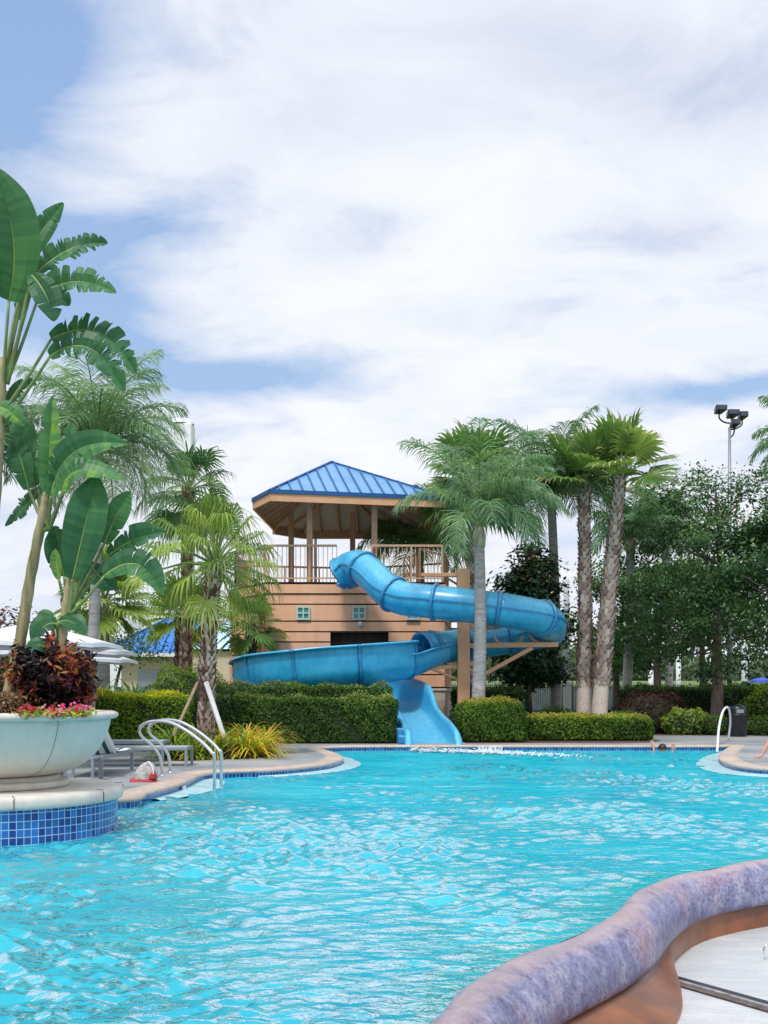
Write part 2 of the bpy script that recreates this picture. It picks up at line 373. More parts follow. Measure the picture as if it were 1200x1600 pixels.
def mat_ring():
    m,nt,b=newmat('ringed_palm_bark')
    n=noise(nt,4,6,.7,scaled(nt,(1,1,4))); n2=noise(nt,1.2,3,.6)
    c=ramp(nt,n.outputs['Fac'],[(.3,(.20,.19,.19)),(.52,(.34,.34,.35)),(.7,(.46,.45,.45))])
    c=mixc(nt,.6,c,ramp(nt,n2.outputs['Fac'],[(.35,(.7,.72,.7)),(.65,(1.1,1.05,1))]),'MULTIPLY')
    nt.links.new(c,b.inputs['Base Color']); b.inputs['Roughness'].default_value=.9; bump(nt,b,n.outputs['Fac'],.5,.02); return m
M['ring']=mat_ring()
def mat_boot():
    m,nt,b=newmat('booted_palm_bark')
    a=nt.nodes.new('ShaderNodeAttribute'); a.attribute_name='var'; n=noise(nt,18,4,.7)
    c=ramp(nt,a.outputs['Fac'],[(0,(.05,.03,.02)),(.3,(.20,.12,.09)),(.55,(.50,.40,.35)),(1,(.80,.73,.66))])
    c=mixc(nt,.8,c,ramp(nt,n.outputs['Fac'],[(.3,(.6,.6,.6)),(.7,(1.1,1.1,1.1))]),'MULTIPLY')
    nt.links.new(c,b.inputs['Base Color']); b.inputs['Roughness'].default_value=.9; bump(nt,b,n.outputs['Fac'],.5,.02); return m
M['boot']=mat_boot()
M['banana']=plain('strelitzia_stem',(.34,.27,.17),.85,var=.35,scale=5,stretch=(3,3,.35),c2=(.11,.12,.035),bmp=.6)

# ------------------------------------------------------------------ camera, light, sky
cam=bpy.data.cameras.new('camera'); co=bpy.data.objects.new('camera',cam); COL.objects.link(co); S.camera=co
co.location=(0,0,H); co.rotation_euler=(R(90),0,0); cam.sensor_fit='HORIZONTAL'; cam.sensor_width=36; cam.lens=36*F/1200
cam.shift_y=(HZ-800)/1200; cam.clip_end=3000; cam.clip_start=.05
S.view_settings.view_transform='Standard'; S.view_settings.look='None'; S.view_settings.exposure=0
SUN_EL=R(58); SUN_AZ=R(200)               # azimuth measured from +Y towards +X
sd=Vector((math.sin(SUN_AZ)*math.cos(SUN_EL),math.cos(SUN_AZ)*math.cos(SUN_EL),math.sin(SUN_EL)))
sl=bpy.data.lights.new('sun','SUN'); sl.energy=2.7; sl.angle=R(9); sl.color=(1,.95,.88)
so=bpy.data.objects.new('sun',sl); COL.objects.link(so); so.rotation_euler=(-sd).to_track_quat('-Z','Y').to_euler()
def make_world():
    w=bpy.data.worlds.new('World'); S.world=w; w.use_nodes=True; nt=w.node_tree
    bg=nt.nodes['Background']
    sky=nt.nodes.new('ShaderNodeTexSky'); sky.sky_type='NISHITA'; sky.sun_disc=False
    sky.sun_elevation=SUN_EL; sky.sun_rotation=SUN_AZ; sky.air_density=1.0; sky.dust_density=.6; sky.ozone_density=1.5
    tc=nt.nodes.new('ShaderNodeTexCoord'); D=tc.outputs['Generated']
    sp=nt.nodes.new('ShaderNodeSeparateXYZ'); nt.links.new(D,sp.inputs[0]); x,y,z=sp.outputs
    ay=mth(nt,'MAXIMUM',mth(nt,'ABSOLUTE',y),.08)
    u=mth(nt,'DIVIDE',x,ay); v=mth(nt,'DIVIDE',z,ay)
    # noises on a projected cloud layer
    zz=mth(nt,'ADD',mth(nt,'MAXIMUM',z,0),.28)
    cb=nt.nodes.new('ShaderNodeCombineXYZ'); nt.links.new(mth(nt,'DIVIDE',x,zz),cb.inputs[0]); nt.links.new(mth(nt,'DIVIDE',y,zz),cb.inputs[1])
    rot=nt.nodes.new('ShaderNodeMapping'); rot.inputs['Rotation'].default_value=(0,0,R(25)); rot.inputs['Scale'].default_value=(1.0,1.5,1); nt.links.new(cb.outputs[0],rot.inputs[0])
    n1=noise(nt,1.6,10,.56,rot.outputs[0],.35); n2=noise(nt,4.2,8,.6,rot.outputs[0],.5); n3=noise(nt,.9,4,.5,rot.outputs[0],.2)
    gap=None
    def blob(px,py,sx,sy,w,ang=0):
        cu=(px-600)/F; cv=(HZ-py)/F; a=R(ang)
        du=mth(nt,'SUBTRACT',u,cu); dv=mth(nt,'SUBTRACT',v,cv)
        uu=mth(nt,'ADD',mth(nt,'MULTIPLY',du,math.cos(a)*F/sx),mth(nt,'MULTIPLY',dv,math.sin(a)*F/sx))
        vv=mth(nt,'ADD',mth(nt,'MULTIPLY',du,-math.sin(a)*F/sy),mth(nt,'MULTIPLY',dv,math.cos(a)*F/sy))
        d=mth(nt,'ADD',mth(nt,'MULTIPLY',uu,uu),mth(nt,'MULTIPLY',vv,vv))
        return mth(nt,'MULTIPLY',mth(nt,'EXPONENT',mth(nt,'MULTIPLY',d,-1.0)),w)
    bl=[(40,40,170,140,.72),(-10,230,140,200,.60),(280,325,150,48,.50,15),(120,480,200,100,.75,10),(420,588,190,40,.98,6),(250,570,110,50,.5),
        (60,400,120,90,.5),(1130,610,150,26,.75,4),(1210,590,60,22,.5),(960,100,240,90,.20,-12),(1040,400,120,40,.16,12),(560,370,90,40,.06,30),(350,690,120,30,.15)]
    for q in bl:
        g_=blob(*q); gap=g_ if gap is None else mth(nt,'ADD',gap,g_)
    gap=mth(nt,'ADD',mth(nt,'MULTIPLY',gap,mth(nt,'GREATER_THAN',y,0)),mth(nt,'MULTIPLY',ramp_f(nt,z,.57,.75),.28))  # last term thins unseen overhead clouds, added to deepen the water reflections
    nz=mth(nt,'ADD',mth(nt,'MULTIPLY',mth(nt,'SUBTRACT',n1.outputs['Fac'],.5),2.3),mth(nt,'MULTIPLY',mth(nt,'SUBTRACT',n2.outputs['Fac'],.5),1.5))
    cov=mth(nt,'ADD',mth(nt,'SUBTRACT',1.02,mth(nt,'MULTIPLY',gap,1.1)),nz)
    cov=ramp_f(nt,cov,.14,.95)
    cov=mth(nt,'POWER',cov,.8)
    # cloud tone: white where thick, cool lavender-grey in folds
    sh=mth(nt,'ADD',mth(nt,'MULTIPLY',n3.outputs['Fac'],.6),mth(nt,'MULTIPLY',n2.outputs['Fac'],.5))
    for q in [(950,90,300,110,-.20,-12),(430,90,260,120,-.09),(1050,380,160,60,-.10),(540,380,110,34,-.09,20),(720,330,260,160,.13),(200,110,60,30,.1),(850,560,300,60,.06)]:
        sh=mth(nt,'ADD',sh,blob(*q))
    cc=ramp(nt,sh,[(.30,(.60,.65,.78)),(.45,(.72,.765,.87)),(.58,(.83,.86,.93)),(.75,(.93,.94,.97))])
    blue=ramp(nt,v,[(0,(.66,.77,.92)),(.25,(.42,.60,.88)),(.65,(.34,.51,.85))])
    sk=nt.nodes.new('ShaderNodeVectorMath'); sk.operation='SCALE'; nt.links.new(sky.outputs[0],sk.inputs[0]); sk.inputs['Scale'].default_value=.10
    base=mixc(nt,.72,sk.outputs[0],blue)
    col=mixc(nt,cov,base,cc)
    hi=nt.nodes.new('ShaderNodeVectorMath'); hi.operation='SCALE'; nt.links.new(col,hi.inputs[0]); nt.links.new(mth(nt,'ADD',1.0,mth(nt,'MULTIPLY',ramp_f(nt,z,.62,.9),.75)),hi.inputs['Scale']); col=hi.outputs[0]  # unseen overhead sky brightened as added fill light
    nt.links.new(col,bg.inputs['Color']); bg.inputs['Strength'].default_value=1.10
make_world()

# ------------------------------------------------------------------ leaf helpers (numpy)
def unit(a): return a/np.maximum(np.linalg.norm(a,axis=-1,keepdims=True),1e-9)
def leaf_cards(P, N, size, aspect=.55, jitter=.9):
    """pointed leaf quads (rhombus) at P, facing roughly N"""
    n=len(P); n_=unit(N+rng.normal(size=(n,3))*jitter)
    t=unit(np.cross(n_,rng.normal(size=(n,3)))); b=np.cross(n_,t)
    s=size*(.6+.8*rng.random((n,1)))
    V=np.stack([P-t*s*.5, P+b*s*aspect*.5-t*s*.05, P+t*s*.5+n_*s*.06, P-b*s*aspect*.5-t*s*.05],axis=1)
    return V
def hedge(name, label, x0,x1,y0,y1,z1, mat, group=None, z0=.12, dens=900, size=.055, cat='hedge', rnd=.20, topvar=.25, core=None, lump=.075):
    e=tag(empty(name,((x0+x1)/2,(y0+y1)/2,z0)),label,cat,group)
    c=MB(); g=.10; c.box(x0+g,x1-g,y0+g,y1-g,z0,z1-g-.02); o=c.build('twigs',core or M['hedgecore'],e); bevel(o,min(rnd,.12),3)
    Ps=[];Ns=[];Vs=[]
    lx,ly,lz=x1-x0,y1-y0,z1-z0
    faces=[((x0,y0,z0),(lx,0,0),(0,0,lz),(0,-1,0)),((x0,y0,z1),(lx,0,0),(0,ly,0),(0,0,1)),((x0,y0,z0),(0,ly,0),(0,0,lz),(-1,0,0)),((x1,y0,z0),(0,ly,0),(0,0,lz),(1,0,0)),((x0,y1,z0),(lx,0,0),(0,0,lz),(0,1,0))]
    cen=np.array([(x0+x1)/2,(y0+y1)/2,(z0+z1)/2]); half=np.array([lx,ly,lz])/2
    for o_,a,b,nn in faces:
        o_,a,b,nn=map(np.array,(o_,a,b,nn)); area=np.linalg.norm(a)*np.linalg.norm(b); n=int(area*dens*(1 if nn[1]<=0 else .35))
        u=rng.random((n,1)); v=rng.random((n,1)); P=o_+a*u+b*v
        Ps.append(P); Ns.append(np.repeat(nn[None].astype(float),n,0)); Vs.append(np.full(n,topvar if nn[2]>0 else 0.))  # top leaves coloured lighter, standing for overhead light and yellow tips
    P=np.concatenate(Ps);N=np.concatenate(Ns);tv=np.concatenate(Vs)
    # round the edges: pull points onto a rounded box
    q=P-cen; inner=half-rnd; cl=np.clip(q,-inner,inner); d=q-cl; ln=np.linalg.norm(d,axis=1,keepdims=True)
    P=cen+cl+unit(d)*np.minimum(ln,rnd); 
    # lumps
    f=np.sin(P[:,0]*3.1+P[:,2]*2.3)*np.sin(P[:,1]*2.7+P[:,0]*1.7+1)*lump+np.sin(P[:,0]*9+P[:,2]*8+P[:,1]*7)*lump*.4
    P=P+N*(f[:,None]+rng.normal(size=(len(P),1))*.034-.02); P[:,2]=np.maximum(P[:,2],z0+.01)
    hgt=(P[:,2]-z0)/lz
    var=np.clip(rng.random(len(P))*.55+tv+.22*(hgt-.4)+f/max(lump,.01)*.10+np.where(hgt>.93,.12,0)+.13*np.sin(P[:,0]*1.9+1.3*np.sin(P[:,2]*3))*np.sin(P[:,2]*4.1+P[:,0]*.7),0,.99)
    V=leaf_cards(P,N,size,.6,.75)
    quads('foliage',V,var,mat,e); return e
M['hedgecore']=plain('hedge_twigs',(.018,.028,.010),.9,var=.4,scale=20)
def round_bush(name,label,c,rad,mat,n=6000,size=.06,group=None,cat='shrub',zmin=.12,core=True,shell=.25,stems=None,spike=0):
    e=tag(empty(name,(c[0],c[1],zmin)),label,cat,group)
    d=unit(rng.normal(size=(n,3))); r=1-rng.random((n,1))**2*shell
    bm=1+.09*np.sin(d[:,:1]*7+d[:,2:]*5)+.07*np.sin(d[:,1:2]*11+d[:,:1]*9)
    P=np.array(c)+d*r*bm*np.array(rad); k=P[:,2]>zmin; P=P[k]; d=d[k]
    V=leaf_cards(P,d,size,.5 if not spike else .3,.8)
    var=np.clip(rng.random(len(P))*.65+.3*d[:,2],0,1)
    if core:
        b=MB(); vs=[];n1,n2=16,10
        prof=[(max(.01,math.sin(PI*i/n2))*.82,c[2]-math.cos(PI*i/n2)*rad[2]*.82) for i in range(n2+1)]
        prof=[(r_*rad[0],max(z,zmin)) for r_,z in prof]
        b.lathe(prof,(0,0),20); o=b.build('twigs',M['hedgecore'],None,True)
        for v in o.data.vertices: v.co.x+=c[0]; v.co.y=v.co.y*rad[1]/rad[0]+c[1]
        attach(o,e)
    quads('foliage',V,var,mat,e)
    if stems:
        s=MB()
        for a,b_,r_ in stems: s.tube([a,(Vector(a)+Vector(b_))/2+Vector((.02,0,0)),b_],[r_,r_*.9,r_*.8],8)
        s.build('stem',M['darkbark'],e,True)
    return e

# ------------------------------------------------------------------ palms
M['shaft']=plain('crownshaft_sheath',(.36,.39,.27),.7,var=.3,scale=6,stretch=(2,2,.5),c2=(.20,.16,.10))
def feather_fronds(cx, n, L, elevs, droop, leafL, rw, seedvar=.0, az=None, lw=.035, nl=46, wind=(0,0,0)):
    """all leaflets of a feather-palm crown as quads; returns (quadsV, var, rachis tube MB)"""
    Q=[];A=[]; rb=MB()
    for i in range(n):
        a=(az[i] if az is not None else i*2.39996+random.uniform(-.2,.2)); e=elevs(i/(n-1)) if n>1 else elevs(.5); l=L*random.uniform(.85,1.1)*(1-.28*i/max(1,n-1))
        h=Vector((math.cos(a),math.sin(a),0)); p=Vector(cx); pts=[p.copy()]; dirs=[]
        K=14; dr=droop*(.55+.62*i/max(1,n-1))*random.uniform(.85,1.15)
        for k in range(K):
            t=(k+.5)/K; ee=e-dr*(t**1.4)*random.uniform(.97,1.03)
            d=h*math.cos(ee)+Vector((0,0,math.sin(ee)))+Vector(wind)*t; d.normalize(); dirs.append(d); p=p+d*(l/K); pts.append(p.copy())
        dirs.append(dirs[-1])
        rb.tube(pts,[.028*(1-j/K)*rw+.006 for j in range(K+1)],5,var=.75,cap=False)
        bv=random.uniform(0,.35)+seedvar
        for j in range(nl):
            t=.16+.84*(j+random.uniform(-.3,.3))/nl; t=min(max(t,.1),.999); k=t*K; k0=int(k); fr=k-k0
            P=pts[k0].lerp(pts[min(k0+1,K)],fr); d=dirs[k0]; sd_=d.cross(Vector((0,0,1)))
            sd_=sd_.normalized() if sd_.length>.01 else Vector((1,0,0)); up=sd_.cross(d)
            ll=leafL*(math.sin(PI*min(.97,.12+.86*t))**.55)*random.uniform(.8,1.1)
            for s_ in (-1,1):
                fwd=.55+.6*t+random.uniform(-.2,.2)
                d1=(sd_*s_*1.0+d*fwd+up*random.uniform(-.15,.45)).normalized()
                d2=(d1+Vector((0,0,-1))*random.uniform(.25,1.0)).normalized(); d3=(d2+Vector((0,0,-1))*random.uniform(.5,1.6)).normalized()
                p0=P; p1=P+d1*ll*.36; p2=p1+d2*ll*.34; p3=p2+d3*ll*.30
                w=(d+up*random.uniform(-.8,.8)).normalized()*lw*.5
                va=min(.95,bv+random.uniform(0,.45)); 
                Q.append((p0-w*.5,p0+w*.5,p1+w,p1-w)); Q.append((p1-w,p1+w,p2+w*.8,p2-w*.8)); Q.append((p2-w*.8,p2+w*.8,p3+w*.1,p3-w*.1)); A+= [va,va,va*.9]
    return np.array([[tuple(v) for v in q] for q in Q]),np.array(A),rb
def fan_leaves(specs, cx, R0, nseg=26, lw=1.0, droop=.35, pet=.9, fs_=.64):
    """specs: list of (azimuth, elevation, scale, var)"""
    Q=[];A=[]; rb=MB()
    for a,e,sc,bv in specs:
        h=Vector((math.cos(a),math.sin(a),0)); d=h*math.cos(e)+Vector((0,0,math.sin(e))); pl=pet*sc*random.uniform(.85,1.15)
        sag=max(0,math.cos(e))*.22*pl
        hub=Vector(cx)+d*pl+Vector((0,0,-sag)); mid=Vector(cx)+d*pl*.5+Vector((0,0,-sag*.15))
        rb.tube([Vector(cx),mid,hub],[.035*sc,.022*sc,.014*sc],5,var=.8,cap=False)
        d=(hub-mid).normalized(); sd_=d.cross(Vector((0,0,1))); sd_=sd_.normalized() if sd_.length>.05 else Vector((1,0,0))
        roll=random.uniform(-.5,.5); up=sd_.cross(d).normalized(); sd_=(sd_*math.cos(roll)+up*math.sin(roll)).normalized(); up=sd_.cross(d).normalized()
        Rr=R0*sc; span=R(235)
        for j in range(nseg):
            th=(j/(nseg-1)-.5)*span; sdn=math.cos(th); ll=Rr*(.72+.28*math.cos(th))*random.uniform(.93,1.05)
            dd=(d*math.cos(th)+sd_*math.sin(th)+up*(.16*abs(math.sin(th))-.04*(j%2))).normalized()
            pp=(sd_*math.cos(th)-d*math.sin(th)).normalized()
            w=ll*(fs_+.03)*(span/nseg)*.54*lw
            g=Vector((0,0,-1)); p1=hub+dd*ll*fs_+g*ll*.02; d2=(dd+g*droop*random.uniform(.5,1.1)).normalized(); p2=p1+d2*ll*(1-fs_)*.55
            d3=(d2+g*droop*2.2*random.uniform(.4,1.2)+pp*random.uniform(-.12,.12)).normalized(); p3=p2+d3*ll*(1-fs_)*.48
            fold=up*(.35*w*(1 if j%2 else -1))
            va=min(.99,max(0,bv+random.uniform(-.12,.15)))
            Q.append((hub-pp*w*.06,hub+pp*w*.06,p1+pp*w+fold,p1-pp*w-fold)); Q.append((p1-pp*w-fold,p1+pp*w+fold,p2+pp*w*.42,p2-pp*w*.42)); Q.append((p2-pp*w*.42,p2+pp*w*.42,p3+pp*w*.04,p3-pp*w*.04)); A+=[va*.9,va,min(1,va+.08)]
    return np.array([[tuple(v) for v in q] for q in Q]),np.array(A),rb
def trunk_path(base, top, bend=(0,0)):
    b=Vector(base); t=Vector(top); pts=[]
    for i in range(17):
        k=i/16; p=b.lerp(t,k); s_=math.sin(PI*k); p.x+=bend[0]*s_; p.y+=bend[1]*s_; pts.append(p)
    return pts
def ringed_trunk(e,pts,r0,r1,flare=1.25):
    P=spline(pts,4); n=len(P); rad=[]
    for i in range(n):
        k=i/(n-1); r=r0+(r1-r0)*k; r*=1+(flare-1)*math.exp(-k*14); rad.append(r*(1+.018*math.sin(i*2.9)))
    b=MB(); b.tube(P,rad,18); return b.build('trunk',M['ring'],e,True)
def booted_trunk(e,pts,r0,r1,boot_from=0.,dens=16,light=(.35,1.),size=.17,out=.05,smooth_mat=None,darktop=0):
    P=spline(pts,3); n=len(P); rad=[r0+(r1-r0)*i/(n-1) for i in range(n)]
    b=MB(); nb=max(2,int(boot_from*n)+1)
    if boot_from>0: b.tube(P[:nb+1],[q*(1.12-.1*i/nb) for i,q in enumerate(rad[:nb+1])],16,var=.8)
    b.tube(P[nb-1 if boot_from>0 else 0:],rad[nb-1 if boot_from>0 else 0:],16,var=.26 if boot_from>0 else .14)

    L=sum((P[i+1]-P[i]).length for i in range(n-1)); rows=int(L/(size*.52)); 
    for k in range(rows):
        t=(k+.5)/rows
        if t<boot_from: continue
        i=min(int(t*(n-1)),n-2); fr=t*(n-1)-i; c=P[i].lerp(P[i+1],fr); r=rad[i]; ax=(P[i+1]-P[i]).normalized()
        x=ax.cross(Vector((0,1,0))).normalized(); y=ax.cross(x)
        m=max(7,int(2*PI*r/(size*.62)))
        for q in range(m):
            a=2*PI*(q+.5*(k%2)+random.uniform(-.12,.12))/m; o=x*math.cos(a)+y*math.sin(a); tt=x*-math.sin(a)+y*math.cos(a)
            h=size*random.uniform(.8,1.25); w=size*.33*random.uniform(.8,1.15); ou=out*random.uniform(.6,1.5)
            p0=c+o*(r-.012)-ax*h*.45; p1=c+o*(r+ou)+ax*h*.5
            sk=tt*random.uniform(-.03,.03)
            V=[p0-tt*w*1.15,p0+tt*w*1.15,p1+tt*w*.55+sk,p1-tt*w*.55+sk,p1+tt*w*.5+sk-o*.03-ax*.01,p1-tt*w*.5+sk-o*.03-ax*.01,c+o*(r-.02)+ax*h*.3]
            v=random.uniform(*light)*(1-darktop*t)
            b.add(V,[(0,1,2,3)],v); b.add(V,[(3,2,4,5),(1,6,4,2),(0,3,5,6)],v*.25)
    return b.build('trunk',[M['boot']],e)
def crown(e,Q,A,rb,mat,stalkmat=None,name='crown'):
    o=quads(name,Q,A,mat,e); 
    if rb.v: rb.build('frond_stalks',stalkmat or M['stalk'],e,True)
    return o

def queen_palm(label,base,top,L,n=22,leafL=.75,r=(.17,.13),group='feather palms',hide_trunk=False,elevs=None,droop=1.9,lw=.035,sv=.0,nl=46,mat=None,az=None,wind=(0,0,0),shaft=True):
    e=tag(empty('queen_palm',base),label,'palm tree',group)
    ringed_trunk(e,trunk_path(base,top,(.06,0)),r[0],r[1])
    t=Vector(top)
    if shaft:
        s=MB(); s.tube([t-Vector((0,0,.05)),t+Vector((0,0,.25)),t+Vector((0,0,.6))],[r[1]*1.15,r[1]*1.3,r[1]*.5],12); s.build('crownshaft',M['shaft'],e,True)
    Q,A,rb=feather_fronds(t+Vector((0,0,.4)),n,L,elevs or (lambda k:R(86)-k*R(62)),droop,leafL,1.0,sv,az,lw,nl,wind)
    crown(e,Q,A,rb,mat or M['queen']); return e
def fan_specs(n,emax=85,emin=-35,var=(.2,.75),sc=(.85,1.1),az0=0):
    out=[]
    for i in range(n):
        k=i/(n-1); out.append((az0+i*2.39996+random.uniform(-.25,.25),R(emax+(emin-emax)*k**.9),random.uniform(*sc),random.uniform(*var)+.12*k))
    return out
def fan_palm(label,base,top,R0,n=26,r=(.2,.16),boot=dict(),mat=None,group='fan palms',specs=None,bend=(0,0),pet=.9,nseg=26,droop=.35,trunkmat='boot',lw=1.0):
    e=tag(empty('fan_palm',base),label,'palm tree',group)
    pts=trunk_path(base,top,bend)
    if trunkmat=='boot': booted_trunk(e,pts,r[0],r[1],**boot)
    else: ringed_trunk(e,pts,r[0],r[1],1.1)
    Q,A,rb=fan_leaves(specs or fan_specs(n),Vector(top)-Vector((0,0,.05)),R0,nseg=nseg,pet=pet,droop=droop,lw=lw,fs_=.64 if lw>.8 else .46)
    crown(e,Q,A,rb,mat or M['fan']); return e
#==PART2==
# ------------------------------------------------------------------ ground, pool, deck
def fill(name, outline, z, mat, uvs=False):
    bm=bmesh.new(); vs=[bm.verts.new((p[0],p[1],z)) for p in outline]; es=[bm.edges.new((vs[i],vs[(i+1)%len(vs)])) for i in range(len(vs))]
    bmesh.ops.triangle_fill(bm,edges=es,use_beauty=True)
    for f in bm.faces:
        if f.normal.z<0: f.normal_flip()
    me=bpy.data.meshes.new(name); bm.to_mesh(me); bm.free(); me.materials.append(mat)
    o=bpy.data.objects.new(name,me); COL.objects.link(o); return o
lp=[(189,1247),(230,1237),(273,1225),(295,1217),(312,1209),(332,1205),(365,1203),(410,1201.5),(460,1198),(505,1193),(528,1187.5),(535,1182),(524,1175.5),(508,1171),(501,1168),(520,1166),(560,1165)]
edge=[Vector((-30,11.5,0)),Vector((-9,11.6,0)),Vector((-5.0,12.2,0))]+[on(*p) for p in lp]+[on(x,1164.6) for x in (640,760,880,1000,1100,1130)]
rp=[(1141,1164.5),(1135,1169),(1126,1176),(1124,1182),(1133,1189),(1158,1195.5),(1200,1199.5),(1290,1203),(1500,1206)]
edge+= [on(*p) for p in rp]+[Vector((30,17.0,0))]
edge=[Vector((p.x,p.y,0)) for p in edge]
ec=spline(edge[2:-1],6); 
def offset(path,d):
    out=[]; n=len(path)
    for i in range(n):
        t=(path[min(i+1,n-1)]-path[max(i-1,0)]); t=Vector((t.x,t.y,0)).normalized(); out.append(path[i]+Vector((-t.y,t.x,0))*d)
    return out
def clean(path):                                     # drop folded-back points of an inward offset
    out=[path[0]]
    for p in path[1:]:
        if (p-out[-1]).length>.06: out.append(p)
    return out
full=[edge[0],edge[1]]+ec+[edge[-1]]
inner=offset(full,.33)
def loft(name, rows, mat, smooth=True, uv=False, parent=None):
    """rows: list of point lists of equal length"""
    m=MB(); n=len(rows[0]); vs=[p for r_ in rows for p in r_]
    fs=[(k*n+i,k*n+i+1,(k+1)*n+i+1,(k+1)*n+i) for k in range(len(rows)-1) for i in range(n-1)]
    m.add(vs,fs,.5); o=m.build(name,mat,parent,smooth)
    if uv:
        me=o.data; ul=me.uv_layers.new(name='UVMap'); L=[[0] for _ in rows]
        for k,r_ in enumerate(rows):
            for i in range(1,n): L[k].append(L[k][-1]+((r_[i]-r_[i-1]).length if k==0 else L[0][i]-L[0][i-1]))
        for lp_ in me.loops:
            k,i=divmod(lp_.vertex_index,n); ul.data[lp_.index].uv=(L[0][i],vs[lp_.vertex_index].z)
    return o
def zz(path,z): return [Vector((p.x,p.y,z)) for p in path]
cop=[(.03,.078,.03),(-.012,.08,.0),(-.022,.095,.0),(-.014,.118,.0),(.015,.131,.0),(.08,.134,0),(.33,.136,0),(.335,.11,0)]
o=loft('coping',[zz(offset(full,a),b_) for a,b_,_ in cop],M['coping']); struct(o)
o=loft('pool_wall',[zz(offset(full,.012),.081),zz(offset(full,.012),-.35)],M['tile'],False,True); struct(o)
deck_out=offset(full,.30)
poly=[(p.x,p.y) for p in deck_out]+[(40,17),(40,33.5),(-40,33.5),(-40,11.8)]
o=fill('pool_deck',poly,.128,M['deck']); struct(o)
# lawn sheet with a low berm running out to the horizon
gm=MB(); ys=[33.3,36,45,56,62,75,85,95,120,200,500,1500]; zs=[.11,.11,.13,.14,.15,.3,1.5,2.3,2.3,.6,-.5,-1]
xs=[-900,-300,-120,-60,-30,-15,0,15,30,60,120,300,900]
vs=[(x,y,z) for y,z in zip(ys,zs) for x in xs]; n=len(xs)
gm.add(vs,[(j*n+i,j*n+i+1,(j+1)*n+i+1,(j+1)*n+i) for j in range(len(ys)-1) for i in range(n-1)],.5)
struct(gm.build('lawn',M['grass'],None,True))
o=fill('ground',[(-900,-300),(900,-300),(900,1500),(-900,1500)],-1.6,M['grass']); struct(o)

# crest of the spillway rim (also the near edge of the water)
cp=[(670,1600),(720,1550),(770,1517),(825,1492),(880,1470),(920,1452),(960,1428),(990,1400),(1025,1380),(1065,1367),(1100,1360),(1150,1350.5),(1200,1344)]
crest=[on(x,y,0) for x,y in cp]; crest=[Vector((-2.2,.6,0)),Vector((-1.2,2.2,0)),Vector((-.35,3.6,0))]+crest+[Vector((3.9,9.6,0)),Vector((5,10.6,0)),Vector((8,13,0)),Vector((12,16,0))]
bp=[(875,1600),(925,1572),(970,1547),(1010,1522),(1030,1500),(1050,1470),(1075,1447),(1100,1433),(1140,1422),(1200,1411)]
lip=[on(x,y,-.28) for x,y in bp]; lip=[Vector((-1.4,.5,-.28)),Vector((-.6,2.0,-.28)),Vector((.2,3.9,-.28)),Vector((.55,4.8,-.28))]+lip+[Vector((3.9,9.15,-.28)),Vector((5.1,10.2,-.28)),Vector((8.1,12.6,-.28)),Vector((12.1,15.6,-.28))]
def resample(path,n):
    P=spline(path,10); d=[0]
    for i in range(1,len(P)): d.append(d[-1]+(P[i]-P[i-1]).length)
    out=[]; 
    for k in range(n):
        t=d[-1]*k/(n-1); i=int(np.searchsorted(d,t)); i=min(max(i,1),len(P)-1); f=(t-d[i-1])/max(1e-6,d[i]-d[i-1]); out.append(P[i-1].lerp(P[i],f))
    return out
NR=260
# match the two curves by nearest direction so that the section stays square to the rim
C_=resample(crest,NR); Lr=resample(lip,2000); Lm=[]; last=0
LX=np.array([(p.x,p.y) for p in Lr])
for i,p in enumerate(C_):
    t=C_[min(i+1,NR-1)]-C_[max(i-1,0)]; t.normalize(); nr=Vector((t.y,-t.x,0))
    q=p+nr*.46; d=np.hypot(LX[:,0]-q.x,LX[:,1]-q.y); d[:last]=1e9; k=int(np.argmin(d)); last=k; Lm.append(Lr[k].copy())
for _ in range(6): Lm=[Lm[0]]+[(Lm[i-1]+Lm[i]*2+Lm[i+1])/4 for i in range(1,NR-1)]+[Lm[-1]]
sec=[(-.12,-.30),(-.07,-.06),(-.02,-.008),(.05,.012),(.22,.018),(.42,.010),(.62,-.012),(.80,-.05),(.93,-.11),(1.0,-.19),(1.0,-.26),(.96,-.295),(.86,-.30)]
rows=[]
for a,z in sec:
    row=[]
    for i,(c,l) in enumerate(zip(C_,Lm)):
        p=c.lerp(l,a) if a>=0 else c+(c-l).normalized()*(-a); wob=.008*math.sin(i*.21+a*3)+.006*math.sin(i*.53+1)
        row.append(Vector((p.x,p.y,z+(wob if 0<a<.95 else 0))))
    rows.append(row)
spill=tag(empty('spillway_wall',(1.4,6.6,-.5)),'rounded purple-grey mottled stone rim with a wet brown wall below, curving through the near corner','pool wall')
loft('stone_rim',rows,M['rock'],True,False,spill)
# brown wall under the rim, sloping out toward the near slab
def inn(i,k):                                     # k metres out on the dry side from the lip
    k=k+(.30*max(0,min(1,(7.5-Lm[i].y)/1.3)) if k>-.034 else 0)
    t=Lm[min(i+1,NR-1)]-Lm[max(i-1,0)]; t.normalize(); return Lm[i]+Vector((t.y,-t.x,0))*k
wr=[]
for k,z in ((-.07,-.28),(-.05,-.33),(-.033,-.41),(-.02,-.50),(-.01,-.66)): wr.append([Vector((inn(i,k).x,inn(i,k).y,z)) for i in range(NR)])
loft('brown_wall',wr,M['terra'],True,False,spill)
